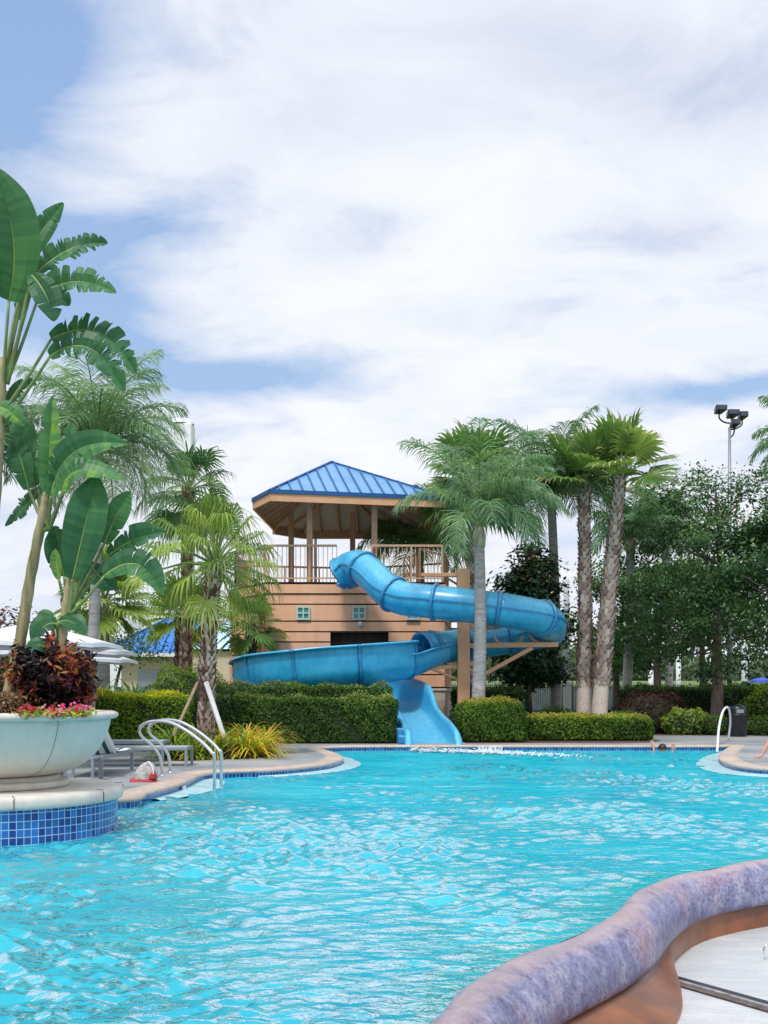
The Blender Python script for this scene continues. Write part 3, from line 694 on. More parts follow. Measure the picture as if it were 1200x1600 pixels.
# lower slab: pale worn floor of the catch basin with a recessed slot drain
slab_edge=[inn(i,-.03) for i in range(NR)]
dy0=on(1049,1531,-.465); dy1=on(1200,1574,-.465); dr=(dy1-dy0).normalized()
def basin(name,pts,z,mat): return fill(name,pts,z,mat)
o=fill('catch_basin_floor',[(p.x,p.y) for p in slab_edge]+[(13,15.4),(14,-3),(-1.4,-3)],-.472,M['slab']); struct(o)
gr=tag(empty('slot_drain',dy0),'dark recessed slot drain crossing the pale slab in the near right corner','drain')
a=dy0-dr*.08; b_=dy0+dr*4.0; nrm=Vector((-dr.y,dr.x,0))
g=MB(); g.add([a+nrm*.10+Vector((0,0,.003)),b_+nrm*.13+Vector((0,0,.003)),b_+Vector((0,0,.003)),a+Vector((0,0,.003))],[(3,2,1,0)],.5); g.build('slot',M['black'],gr)
g=MB(); g.beam(a-nrm*.012+Vector((0,0,.01)),b_-nrm*.012+Vector((0,0,.01)),.022,.016); bevel(g.build('edge_strip',plain('drain_strip',(.34,.33,.33),.4,var=.3,scale=12),gr),.004)
g=MB(); g.beam(a-nrm*.055+Vector((0,0,.004)),b_-nrm*.055+Vector((0,0,.004)),.045,.006); g.build('grout_line',plain('drain_grout',(.13,.10,.09),.8,var=.4,scale=14),gr)
# small metal clip at the frame's right edge
p=on(1199,1490,-.43); cl=MB(); cl.tube(spline([p+Vector((.03,0,.05)),p+Vector((-.012,0,.055)),p+Vector((-.022,0,.0)),p+Vector((0,0,-.04)),p+Vector((.03,0,-.045))],4),.008,8)
tag(cl.build('metal_clip',M['steel'],None,True),'small bent metal clip on the white slab at the right edge','clip')

# water surface: real ripples on a sheet that ends at the rim
cx_=np.array([p.y for p in C_]); cX=np.array([p.x for p in C_]); 
def xlim(Y): return np.interp(Y,cx_,cX,right=13)
ys=[1.2]
while ys[-1]<27: ys.append(ys[-1]+max(.015,ys[-1]*.0034))
NX=820
dirs=[]; 
for k in range(76):
    lam=.3*(1.15**k) if k<14 else random.uniform(.11,.40); 
    th=random.gauss(R(85),.95); dirs.append((math.cos(th)*2*PI/lam,math.sin(th)*2*PI/lam,random.uniform(0,2*PI),lam*(.0072 if lam<.42 else .0028 if lam<.8 else .0018)))
V=np.zeros((len(ys),NX,3))
for j,Y in enumerate(ys):
    xr=min(float(xlim(Y)),13.0); xl=-.46*Y-2.0
    V[j,:,0]=np.linspace(xl,xr,NX); V[j,:,1]=Y
X_=V[:,:,0]; Y_=V[:,:,1]; Z=np.zeros_like(X_)
xw=X_+.12*np.sin(Y_*1.3+X_*.7); yw=Y_+.12*np.sin(X_*1.7-Y_*.5)
for kx,ky,ph,am in dirs: Z+=am*np.sin(kx*xw+ky*yw+ph)
env=.75+.45*np.sin(X_*.55+np.sin(Y_*.35)*2)*np.sin(Y_*.42+1)+.3*np.sin(X_*1.3+Y_*.9)+.35*np.sin(X_*3.1+np.sin(Y_*2.2)*1.5)*np.sin(Y_*2.7+X_)
# choppier where the slide and the jets stir it, fading close to the rim
edgefade=np.clip((np.array([xlim(y) for y in ys])[:,None]-X_)/.35,.0,1)
Z=Z*np.clip(env,.2,1.7)*edgefade*np.clip(1.25-Y_/60,.5,1.2)
V[:,:,2]=Z
ny=len(ys); me=bpy.data.meshes.new('pool_water'); me.vertices.add(ny*NX); me.vertices.foreach_set('co',V.reshape(-1).astype(np.float32))
idx=np.arange(ny*NX).reshape(ny,NX); fq=np.stack([idx[:-1,:-1],idx[:-1,1:],idx[1:,1:],idx[1:,:-1]],-1).reshape(-1,4)
me.loops.add(fq.size); me.loops.foreach_set('vertex_index',fq.reshape(-1).astype(np.int32)); me.polygons.add(len(fq)); me.polygons.foreach_set('loop_start',np.arange(0,fq.size,4,dtype=np.int32))
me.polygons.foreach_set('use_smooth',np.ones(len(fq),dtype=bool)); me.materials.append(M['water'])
rim_d=(np.array([xlim(y) for y in ys])[:,None]-X_)/np.interp(Y_,[3,4.67,5.5,6.1,6.8,7.6,9],[.15,.2,.27,.39,.5,.45,.3]); ra_=me.attributes.new('rimdist','FLOAT','POINT'); ra_.data.foreach_set('value',rim_d.reshape(-1).astype(np.float32)); me.update(calc_edges=True)
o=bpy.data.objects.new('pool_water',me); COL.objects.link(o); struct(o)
# pale ledges just awash along the curved parts of the wall
seg=[i for i,p in enumerate(full) if -3.3<p.x<-.6 and p.y<24.5]
def ledge(i0,i1,w,name='submerged_ledge'):
    P=full[i0:i1+1]; n=len(P); ws=[w*min(1,math.sin(PI*(k+.5)/n)**.5) for k in range(n)]
    O=offset(full,-1)[i0:i1+1]; rows=[zz([p.lerp(q,-.02) for p,q in zip(P,O)],.020),zz([p.lerp(q,w_*.5) for p,q,w_ in zip(P,O,ws)],.024),zz([p.lerp(q,w_) for p,q,w_ in zip(P,O,ws)],.004)]
    o=loft(name,rows,M['apron'],True); struct(o)
def near(px,py):
    q=on(px,py); return min(range(len(full)),key=lambda i:(full[i].x-q.x)**2+(full[i].y-q.y)**2)
ledge(near(240,1234),near(330,1205),.45); ledge(near(400,1202),near(500,1168),.36); ledge(near(1141,1164.5),near(1500,1206),.45)
# mulch beds under the planting, a few millimetres above the deck
for k,(pts,z) in enumerate([([(-12,26.55),(-.1,26.45),(-.1,33),(-12,33)],.134),([(2.0,26.5),(6.6,26.9),(7.1,27.9),(7.1,33),(1.9,33)],.134),([(7.3,31.3),(20,31.0),(20,36),(7.3,36)],.138)]):
    struct(fill('mulch_bed',pts,z,M['mulch']))
fp=[on(x,y) for x,y in ((252,1186),(280,1189),(340,1187),(400,1184),(432,1176),(420,1168),(380,1163),(300,1163),(262,1172))]
struct(fill('mulch_bed',[(p.x,p.y) for p in spline(fp+[fp[0]],5)[:-1]],.139,M['mulch']))

# ------------------------------------------------------------------ pedestal and bowl planter
PC=on(-12,1298,0); PX,PY=PC.x,PC.y
pp=tag(empty('planter_pedestal',(PX,PY,0)),'round pedestal clad in small blue tiles with a cream stone cap, standing in the pool','pedestal')
m=MB(); m.lathe([(1.225,-.4),(1.225,.325)],(PX,PY),120); o=m.build('tile_drum',M['tile'],pp,True)
ul=o.data.uv_layers.new(name='UVMap')
for lp_ in o.data.loops:
    pass
for p_ in o.data.polygons:
    ks=[o.data.loops[l].vertex_index//2 for l in p_.loop_indices]; wrap=max(ks)-min(ks)>5
    for l in p_.loop_indices:
        vi=o.data.loops[l].vertex_index; k=vi//2; k=k+120 if (wrap and k<5) else k; ul.data[l].uv=(k/120*2*PI*1.225,o.data.vertices[vi].co.z)
m=MB(); m.lathe([(1.0,.318),(1.245,.318),(1.27,.325),(1.28,.35),(1.28,.40),(1.268,.432),(1.24,.445),(.3,.447)],(PX,PY),120); m.build('stone_cap',M['stonecream'],pp,True)
for k,a in enumerate((-18,-62,-105,-150,20,65)):      # joints in the cap
    j=MB(); ca,sa=math.cos(R(a)),math.sin(R(a)); j.beam((PX+ca*1.2,PY+sa*1.2,.4475),(PX+ca*1.283,PY+sa*1.283,.4475),.007,.004); j.beam((PX+ca*1.283,PY+sa*1.283,.43),(PX+ca*1.283,PY+sa*1.283,.33),.007,.006); j.build('cap_joint',M['mulch'],pp)
bw=tag(empty('bowl_planter',(PX,PY,.447)),'huge pale green-white bowl planter with a rolled rim, weathered cream at its foot','planter')
m=MB(); m.lathe([(.2,.449),(.72,.449),(.745,.458),(.745,.505),(.73,.518),(.665,.522),(.655,.53),(.655,.555),(.63,.565),(.4,.57)],(PX,PY),96); m.build('plinth',M['stonecream'],bw,True)
bz=.62
prof=spline([(.45,.555,0),(.60,.568,0),(.78,.61,0),(.91,.68,0),(1.0,.765,0),(1.065,.86,0),(1.115,.97,0),(1.145,1.06,0),(1.155,1.125,0)],3); prof=[(p.x,p.y) for p in prof]
m=MB(); m.lathe(prof,(PX,PY),120); m.build('bowl',M['bowl'],bw,True)
m=MB(); m.lathe([(1.15,1.120),(1.19,1.122),(1.222,1.138),(1.232,1.16),(1.222,1.183),(1.19,1.198),(1.12,1.20),(1.05,1.197),(1.02,1.18),(1.01,1.1)],(PX,PY),120); m.build('rim',M['stonecream'],bw,True)
m=MB(); m.lathe([(.01,1.185),(1.03,1.17)],(PX,PY),48); m.build('soil',M['soil'],bw,True)
for a,s_ in ((-71,1),(-40,.5)):                                 # hairline seams down the bowl
    m=MB(); ca,sa=math.cos(R(a)),math.sin(R(a)); m.tube([(PX+ca*(r+.001),PY+sa*(r+.001),z) for r,z in ([(.735,.47),(.736,.55)] if 0 else [])+prof[3:(13 if s_==1 else 25)]],.0045*s_,6); m.build('seam',M['darkbark'],bw)

# ------------------------------------------------------------------ slide tower
TW=tag(empty('slide_tower',(-1,33,.13)),'peach clapboard slide tower with an open deck under a blue hipped metal roof','tower')
wall_plan=[(-4.72,33.3),(-3.37,31.0),(1.73,31.05),(2.2,35.5),(-.8,37),(-4.6,36.3)]
def Zt(py,Y=31.0): return H+(HZ-py)/F*Y
groove_z=[Zt(y) for y in (912,928,944,970.5,987,1003,1020,1037,1054,1074)]
# wall as courses; a near-black core paints the lap shadow into the joints
def ring(plan,z0,z1,mb,off=0,skip=None,var=.5):
    c=Vector((sum(p[0] for p in plan)/len(plan),sum(p[1] for p in plan)/len(plan),0)); n=len(plan)
    P=[]
    for x,y in plan:
        d=Vector((x,y,0))-c; P.append(Vector((x,y,0))+d.normalized()*off)
    for i in range(n):
        a,b=P[i],P[(i+1)%n]
        if skip and i==skip[0] and z0<skip[2] and z1>skip[1]:
            L_=skip[3]; R_=skip[4]
            for s,t in ((a,Vector((L_,a.y+(b.y-a.y)*((L_-a.x)/(b.x-a.x)),0))),(Vector((R_,a.y+(b.y-a.y)*((R_-a.x)/(b.x-a.x)),0)),b)):
                mb.add([(s.x,s.y,z0),(t.x,t.y,z0),(t.x,t.y,z1),(s.x,s.y,z1)],[(0,1,2,3)],var)
        else: mb.add([(a.x,a.y,z0),(b.x,b.y,z0),(b.x,b.y,z1),(a.x,a.y,z1)],[(0,1,2,3)],var)
OPEN=(1,1.55,Zt(988),-1.53,.13)
core=MB(); ring(wall_plan,.13,Zt(913),core,-.06,OPEN); core.build('wall_core',M['dark'],TW)
for k in range(len(groove_z)-1):
    zt,zb=groove_z[k],groove_z[k+1]; m=MB(); ring(wall_plan,zb+.020,zt-.020,m,.0 if k else .05,OPEN if zt<=OPEN[2]+.03 else None)
    ring([(p[0],p[1]) for p in wall_plan],zt-.020,zt-.0199,m,-.03)
    o=m.build('siding_course',M['siding'],TW); solid(o,.05,-1)
m=MB(); ring(wall_plan,.1,Zt(1079),m,.02); solid(m.build('stone_base',M['stone'],TW),.1,-1)
m=MB(); ring(wall_plan,Zt(1079),Zt(1075.5),m,.07); solid(m.build('base_cap',M['stonecream'],TW),.13,-1)
# recess with plank doors
m=MB(); m.box(-1.6,.2,31.75,31.8,1.5,3.3); 
for k in range(7): m.box(-1.52+k*.24,-1.52+k*.24+.2,31.70,31.75,1.5,3.25,.3)
m.build('plank_door',M['darkwood'],TW)
m=MB(); m.box(-1.62,.22,31.1,31.8,3.08,3.12); m.box(-1.62,-1.58,31.1,31.8,1.5,3.1); m.box(.18,.22,31.1,31.8,1.5,3.1); m.build('door_recess',M['darkwood'],TW)
for px in (474,561,645):
    x=(px-600)/F*31; z=Zt(958); w=MB(); w.box(x-.17,x+.17,30.985,31.04,z-.17,z+.17); fr=w.build('window',M['tealglass'],TW)
    f=MB()
    for a,b_,c_,d_ in ((-.19,.19,.15,.19),(-.19,.19,-.19,-.15),(-.19,-.15,-.15,.15),(.15,.19,-.15,.15),(-.018,.018,-.15,.15)): f.box(x+a,x+b_,30.95,30.99,z+c_,z+d_)
    f.box(x-.15,x-.018,30.95,30.988,z-.016,z+.016); f.box(x+.018,x+.15,30.95,30.988,z-.016,z+.016); f.build('frame',M['tealframe'],fr)
x=(563-600)/F*31; f=MB(); f.tube([(x,30.98,Zt(974)),(x,30.86,Zt(974)),(x,30.80,Zt(978))],[.05,.05,.09],10); f.build('wall_light',M['white'],TW,True)
# deck floor and railing
dz=Zt(912); m=MB(); 
m.add([(x,y,dz+.05) for x,y in wall_plan],[tuple(range(6))],.5); m.add([(x,y,dz-.0) for x,y in wall_plan],[tuple(range(5,-1,-1))],.5); m.build('deck_floor',M['post'],TW)
def railing(parent,pts,z0,z1,step=.125,gapx=None,name='railing'):
    m=MB()
    for i in range(len(pts)-1):
        a=Vector((*pts[i],0)); b=Vector((*pts[i+1],0)); L=(b-a).length; n=max(1,int(L/step))
        for z,w in ((z1,.06),(z0+.12,.04)): m.beam((a.x,a.y,z),(b.x,b.y,z),w,w)
        for k in range(n+1):
            p=a.lerp(b,k/n)
            m.beam((p.x,p.y,z0+(.0 if k%9==0 else .12)),(p.x,p.y,z1),.055 if k%9==0 else .018,.055 if k%9==0 else .018)
    return m.build(name,M['rail'],parent)
railing(TW,[(-4.55,33.3),(-3.30,31.12),(-1.35,31.12)],dz+.05,dz+1.1)
railing(TW,[(-.35,31.12),(1.66,31.15),(2.1,35.4)],dz+.05,dz+1.1)
railing(TW,[(-4.55,33.3),(-4.45,36.2),(-.8,36.9),(2.1,35.4)],dz+.05,dz+1.1)
# posts
rz=lambda py,Y: H+(HZ-py)/F*Y
for px,Y,top in ((484,31.3,783),(585,31.3,783),(455,34.6,800),(551,34.9,806)):
    x=(px-600)/F*Y; m=MB(); m.box(x-.085,x+.085,Y-.085,Y+.085,dz,rz(top,Y)+.1); bevel(m.build('post',M['post'],TW),.015)
# hipped roof: eave polygon and peak
ev=[Vector((-3.14,30.0,0)),Vector((-3.78,31.4,0)),Vector((-3.62,35.5,0)),Vector((-2.7,36.6,0)),Vector((.1,36.6,0)),Vector((1.5,34.6,0)),Vector((1.84,31.1,0))]
ez=H+(HZ-768)/F*30.2; ev=[Vector((p.x,p.y,ez)) for p in ev]; apex=Vector((-1.60,33.1,H+(HZ-722)/F*33.1))
m=MB(); n=len(ev)
for i in range(n): m.add([ev[i],ev[(i+1)%n],apex],[(1,0,2)] if 0 else [(0,1,2)],.5)
rf=m.build('roof',M['roof'],TW)
rb=MB()
for i in range(n):
    a,b=ev[i],ev[(i+1)%n]; rb.beam(a,apex,.10,.07); e_=(b-a); L=e_.length; e_=e_.normalized(); ht=apex-a; foot=a+e_*ht.dot(e_); up=(apex-foot); q=foot-a; fa=q.dot(e_)
    k=.22
    while k<L-.1:
        p=a+e_*k; t=k/fa if k<fa else (L-k)/(L-fa)
        if 0<t<1: rb.beam(p+Vector((0,0,.02)),p+up*t+Vector((0,0,.02)),.035,.05)
        k+=.33
    rb.beam(a-Vector((0,0,.03)),b-Vector((0,0,.03)),.09,.11)
rb.build('standing_seams',M['roofrib'],rf)
fa_=MB(); cen=sum(ev,Vector())/n
for i in range(n):
    a=ev[i].lerp(cen,.006)-Vector((0,0,.19)); b=ev[(i+1)%n].lerp(cen,.006)-Vector((0,0,.19)); fa_.beam(a,b,.06,.21)
fa_.build('fascia',M['tan'],TW)
so_=MB(); low=[p.lerp(cen,.01)-Vector((0,0,.16)) for p in ev]; ap2=apex-Vector((0,0,.3))
for i in range(n): so_.add([low[i],low[(i+1)%n],ap2],[(0,1,2)],.5)
so_.build('soffit',M['soffit'],TW)
ra=MB()
for i in range(n):
    a,b=low[i],low[(i+1)%n]; ra.beam(a-Vector((0,0,.06)),ap2-Vector((0,0,.06)),.09,.14); L=(b-a).length; e_=(b-a).normalized(); foot=a+e_*(ap2-a).dot(e_); up=ap2-foot; fa=(foot-a).length
    k=.55
    while k<L-.3:
        p=a+e_*k; t=(k/fa if k<fa else (L-k)/(L-fa))*.97; ra.beam(p-Vector((0,0,.05)),p+up*t-Vector((0,0,.05)),.06,.12); k+=.62
ra.build('rafters',M['post'],TW)
be=MB()
ib=[p.lerp(cen,.30)-Vector((0,0,.18)) for p in ev]
ib=[Vector((p.x,p.y,ez+.02)) for p in ib]
for i in (2,3,4): be.beam(low[i]-Vector((0,0,.16)),low[i+1]-Vector((0,0,.16)),.12,.2)
be.build('back_beam',M['post'],TW)
# stair platform and its rails at the right of the tower
m=MB(); Y=32.3
for a,b,w in (((628,898),(716,899),.10),((655,857),(655,912),.08),((651,870),(651,915),.05),((655,857),(680,865),.06),((690,898),(716,914),.06),((716,899),(716,940),.1),((640,870),(640,905),.03),((632,872),(632,905),.03),((647,872),(647,905),.03),((628,872),(655,870),.04)):
    m.beam(at(*a,Y),at(*b,Y),w,w)
m.build('stair_rails',M['rail'],TW)
m=MB()
for k in range(7):
    m.box(1.55,2.5,33.0+k*.32,33.3+k*.32,dz-.22*k,dz-.22*k+.05)
m.build('stair_treads',M['post'],TW)

# ------------------------------------------------------------------ the water slide
SL=tag(empty('water_slide',(2.2,29.5,.13)),'blue fibreglass water slide, closed tube winding into an open flume and splash exit','water slide')
def frames(P):
    out=[]
    for i in range(len(P)):
        t=(P[min(i+1,len(P)-1)]-P[max(i-1,0)]).normalized(); s=t.cross(Vector((0,0,1))).normalized(); out.append((P[i],t,s,s.cross(t).normalized()))
    return out
def sweep(P,prof,thick=0,close=False):
    """prof(i/n) -> list of (lateral,up)"""
    fr=frames(P); m=MB(); vs=[]; n=len(fr); k=None
    for i,(p,t,s,u) in enumerate(fr):
        pr=prof(i/(n-1)); k=len(pr); vs+= [p+s*a+u*b for a,b in pr]
    fs=[]
    for i in range(n-1):
        for j in range(k if close else k-1): j2=(j+1)%k; fs.append((i*k+j,(i+1)*k+j,(i+1)*k+j2,i*k+j2))
    m.add(vs,fs,.5); return m
up_pts=[at(*q) for q in [(536,896,30.35),(548,887,30.2),(562,886,29.9),(582,900,29.5),(604,922,29.1),(630,935,28.8),(665,939,28.55),(700,943,28.4),(745,948,28.3),(790,954,28.25),(825,960,28.3),(848,967,28.6),(859,976,29.2),(852,986,29.9),(825,992,30.3),(790,998,30.35),(755,1003,30.25),(720,1008,30.0),(695,1011,29.7),(672,1014,29.4),(660,1016,29.25)]]
T=spline(up_pts,7); r_t=.445
circ=lambda r:[(r*math.cos(2*PI*k/32),r*math.sin(2*PI*k/32)) for k in range(32)]
cuts=[0,16,31,45,61,76,89,104,118,132,len(T)-1]
for a,b in zip(cuts[:-1],cuts[1:]):
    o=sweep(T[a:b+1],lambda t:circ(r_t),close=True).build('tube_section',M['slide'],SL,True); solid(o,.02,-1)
def flange(i,r0=.445,r1=.505,w=.035,P=T):
    fr=frames(P)[i]; p,t,s,u=fr; m=MB(); vs=[];N=32
    for a,b in ((r0-.01,-w),(r1,-w),(r1,w),(r0-.01,w)):
        vs+=[p+t*b+s*(a*math.cos(2*PI*k/N))+u*(a*math.sin(2*PI*k/N)) for k in range(N)]
    fs=[(j*N+k,j*N+(k+1)%N,(j+1)*N+(k+1)%N,(j+1)*N+k) for j in range(3) for k in range(N)]
    m.add(vs,fs,.5); return m.build('joint_flange',M['slideflange'],SL,True)
for c in cuts[:-1]+[len(T)-1]: flange(c)
fr=frames(T)
for s_ in (-1,1):
    m=MB(); seam=[p+s*(s_*(r_t+.0))+u*.03 for p,t,s,u in fr]
    m=sweep([q for q in seam],lambda t:[(-.03*1,-.018),(.035,-.018),(.035,.018),(-.03,.018)],close=True); m.build('side_seam',M['slideflange'],SL)
# mouth hood at the deck
m=MB(); p0=T[0]; m.beam(p0+Vector((.38,-.40,-.42)),p0+Vector((.36,-.36,-.05)),.14,.12); m.beam(p0+Vector((-.06,-.30,-.42)),p0+Vector((.05,-.2,-.1)),.14,.30); bevel(m.build('entry_hood',M['slideflange'],SL),.03)
# open flume: from the tube mouth sweeping left and turning away behind itself
fl=[at(*q) for q in [(690,1013,29.6),(664,1021,29.2),(640,1031,28.95),(600,1036,28.55),(545,1041,28.3),(485,1046,28.25),(440,1052,28.35),(412,1058,28.85),(402,1065,29.45),(415,1068,30.0),(440,1072,30.15),(520,1077,30.1),(585,1081,29.9)]]
G=spline(fl,10); nG=len(G)
def flume_prof(t):
    w=.50+.10*min(1,t*6)                     # half width
    outer=.52                 # wall rising above the half-round, camera side
    if t>.62: outer=.52-.25*min(1,(t-.62)*4)
    inner=.12
    pr=[]
    # lateral -: left of travel. travelling left (-X) the camera side is +s or -s depending on frame
    for k in range(15):
        a=PI+PI*k/14; pr.append((w*math.cos(a),w*.95*math.sin(a)+.0))
    L=[(-w-.02,inner*h) for h in (1.,.5)]; Rr=[(w*1.02+.03*h,outer*h) for h in (.35,.7,1.)]
    lipL=[(-w-.10,inner-.02)]; lipR=[(w+.15,outer+.0),(w+.15,outer-.05)]
    return lipL+L+pr+Rr+lipR
# which lateral side faces the camera?
_s=frames(G)[50][2]
if _s.y>0:
    _fp=flume_prof; flume_prof2=lambda t:[(-a,b) for a,b in _fp(t)][::-1]
else: flume_prof2=flume_prof
G1=G[22:]; 
fcuts=[0,16,32,45,58,74,len(G1)-1]
for a,b in zip(fcuts[:-1],fcuts[1:]):
    n0,n1=a/(len(G1)-1),b/(len(G1)-1)
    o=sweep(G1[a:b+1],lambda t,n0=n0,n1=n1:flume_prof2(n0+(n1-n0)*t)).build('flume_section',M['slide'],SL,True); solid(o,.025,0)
def rib(P,i,prof,n,w=.03,g=.045,name='joint_flange'):
    p,t,s,u=frames(P)[i]; pr=prof(i/(n-1)); m=MB(); c=Vector((0,0,0)); vs=[]
    pts=[(a,b) for a,b in pr]
    for off in (-w,w):
        for k,(a,b) in enumerate(pts):
            vs.append(p+t*off+s*a*1.0+u*b)
        for k,(a,b) in enumerate(pts):
            l=math.hypot(a,b) or 1; vs.append(p+t*off+s*(a*(1+g/l))+u*(b-(g if b<.0 else 0)))
    K=len(pts); fs=[]
    for k in range(K-1): fs+=[(K+k,K+k+1,3*K+k+1,3*K+k),(k,k+1,K+k+1,K+k),(2*K+k,3*K+k,3*K+k+1,2*K+k+1)]
    m.add(vs,fs,.5); return m.build(name,M['slideflange'],SL)
for i in fcuts[:-1]: rib(G1,i,flume_prof2,len(G1))
# transition trough below the tube mouth
G0=G[2:25]
def trans_prof(t):
    w=.47; h=.12+.05*t; pr=[(w*math.cos(PI+PI*k/14),w*.95*math.sin(PI+PI*k/14)) for k in range(15)]
    return [(-w-.12,h-.0),(-w,h)]+pr+[(w,h),(w+.12,h)]
o=sweep(G0,trans_prof).build('transition_trough',M['slide'],SL,True); solid(o,.03,0)
# splash exit
X1=[Vector(q) for q in [(-.9,30.15,1.32),(-.35,30.0,1.25),(.15,29.6,1.12),(.52,28.95,.96),(.78,28.2,.72),(.96,27.4,.46),(1.08,26.7,.24),(1.15,26.1,.10),(1.19,25.6,.035)]]
E=spline(X1,8)
def exit_prof(t):
    w=.43+.05*t; 
    oh=.66 if t<.42 else .66-.38*min(1,(t-.42)/.10)             # outer (right) wall steps down
    if t>.60: oh=.28+.10*math.sin(PI*.5*min(1,(t-.60)/.2))
    if t>.84: oh=.38-.35*((t-.84)/.16)**2.2
    ih=.30 if t<.78 else .30+.05*math.sin(PI*.5*min(1,(t-.78)/.08))
    if t>.86: ih=.35-.31*((t-.86)/.14)**1.6
    fl_=.42+.0*t
    N=11; pr=[]
    left=[(-w-.02-.04,ih*h) for h in (1.,.6,.3)]
    bot=[(w*math.copysign(abs(math.cos(PI+PI*k/N))**.75,math.cos(PI+PI*k/N)),-.16+.16*(1-abs(math.sin(PI+PI*k/N))**1.1)+.05) for k in range(N+1)]
    right=[(w+.02+.03*h,oh*h) for h in (.35,.7,1.)]
    return [(-w-.17-.06*max(0,t-.8)*5,ih-.30-.08),(-w-.16-.05*max(0,t-.8)*5,ih-.05),(-w-.13,ih+.01)]+left+bot+right+[(w+.12,oh+.01),(w+.15+.05*max(0,t-.8)*5,oh-.05),(w+.16+.06*max(0,t-.8)*5,oh-.35)]
_s=frames(E)[30][2]
ep=exit_prof if _s.x>0 else (lambda t:[(-a,b) for a,b in exit_prof(t)][::-1])
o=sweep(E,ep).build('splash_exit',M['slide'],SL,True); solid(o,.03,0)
m=MB(); m.box(.30,.56,26.45,27.9,.13,.50); m.box(.34,.60,25.95,26.45,.13,.34); bevel(m.build('exit_support',M['slideflange'],SL),.03)
# support column and arms
cx2=(724-600)/F*29.45
m=MB(); m.box(cx2-.165,cx2+.165,29.25,29.55,.13,H+(HZ-889)/F*29.4); bevel(m.build('support_column',M['tan'],SL),.02)
def bm_(a,b,Ya,Yb,w=.12):
    m=MB(); m.beam(at(*a,Ya),at(*b,Yb),w,w); bevel(m.build('support_arm',M['tan'],SL),.012)
bm_((733,1009),(872,1007),29.4,29.2,.13); bm_((752,1056),(832,1012),29.4,29.2,.11); bm_((733,1045),(760,1060),29.4,29.4,.08)
bm_((733,978),(790,975),29.4,28.6,.12); bm_((748,1000),(762,980),29.4,28.9,.09); bm_((716,1042),(640,1044),29.4,29.0,.10); bm_((716,1062),(672,1044),29.4,29.1,.07)
bm_((640,1048),(590,1070),29.0,28.7,.1); bm_((715,898),(660,898),29.4,30.9,.1)
for (px,py,Y) in ((770,978,28.5),(795,1004,29.4),(850,1000,29.3),(640,1046,29.0)):
    m=MB(); c=at(px,py,Y); m.tube(spline([c+Vector((-.40,0,.15)),c+Vector((-.25,0,-.02)),c+Vector((0,0,-.08)),c+Vector((.25,0,-.02)),c+Vector((.40,0,.15))],4),.035,8); m.build('saddle_bracket',M['post'],SL,True)
# foam where the slide water lands
fm=MB(); 
for k in range(3400):
    a=random.random(); px=640+a**.8*260; Y=25.2-a*2.0+random.gauss(0,.18+.25*a); X=(px-600)/F*25
    if random.random()<.25+a*.7 or (a<.28 and random.random()<.5): continue
    s_=random.uniform(.015,.06)*(1-.5*a); z=.015+max(0,random.gauss(.03,.03))*(1-a)
    fm.add([(X-s_,Y,z),(X,Y-s_,z+random.uniform(0,.01)),(X+s_,Y,z),(X,Y+s_,z+.01)],[(0,1,2,3)],.5)
o=fm.build('foam',M['foam'],None); o['kind']='stuff'
# depth marker tiles
def text_mesh(txt,size,loc,mat,parent,rz=0,rx=PI/2):
    cu=bpy.data.curves.new('t','FONT'); cu.body=txt; cu.size=size; cu.align_x='CENTER'; cu.align_y='CENTER'; cu.extrude=.001
    ob=bpy.data.objects.new('lettering',cu); COL.objects.link(ob); bpy.context.view_layer.update()
    me=bpy.data.meshes.new_from_object(ob); bpy.data.objects.remove(ob); bpy.data.curves.remove(cu)
    me.transform(Matrix.Translation(loc)@Matrix.Rotation(rz,4,'Z')@Matrix.Rotation(rx,4,'X')); me.materials.clear(); me.materials.append(mat)
    o=bpy.data.objects.new('lettering',me); COL.objects.link(o); attach(o,parent); return o
Ye=full[near(766,1164.6)].y; x0,x1=(747-600)/F*Ye,(785-600)/F*Ye
dm=tag(empty('depth_marker',((x0+x1)/2,Ye,.03)),'white depth marker tile with lettering, set in the far pool wall beside the slide','depth marker')
m=MB(); m.box(x0,x1,Ye-.045,Ye+.0,-.06,.118); bevel(m.build('tile',M['marker'],dm),.006)
text_mesh('3 FT  6 IN',.12,Vector(((x0+x1)/2,Ye-.047,.055)),M['bluetile_text'],dm)
i=near(283,1221); p=full[i]; t=(full[i+1]-full[i-1]).normalized(); nn=Vector((t.y,-t.x,0))
dm=tag(empty('depth_marker',(p.x,p.y,.0)),'blank-looking white depth marker tile in the curved left pool wall','depth marker')
m=MB(); c=p+nn*.03; a=c-t*.09; b_=c+t*.09; m.add([(a.x,a.y,-.05),(b_.x,b_.y,-.05),(b_.x,b_.y,.065),(a.x,a.y,.065)],[(0,1,2,3)],.5); solid(m.build('tile',M['marker'],dm),.02,-1)
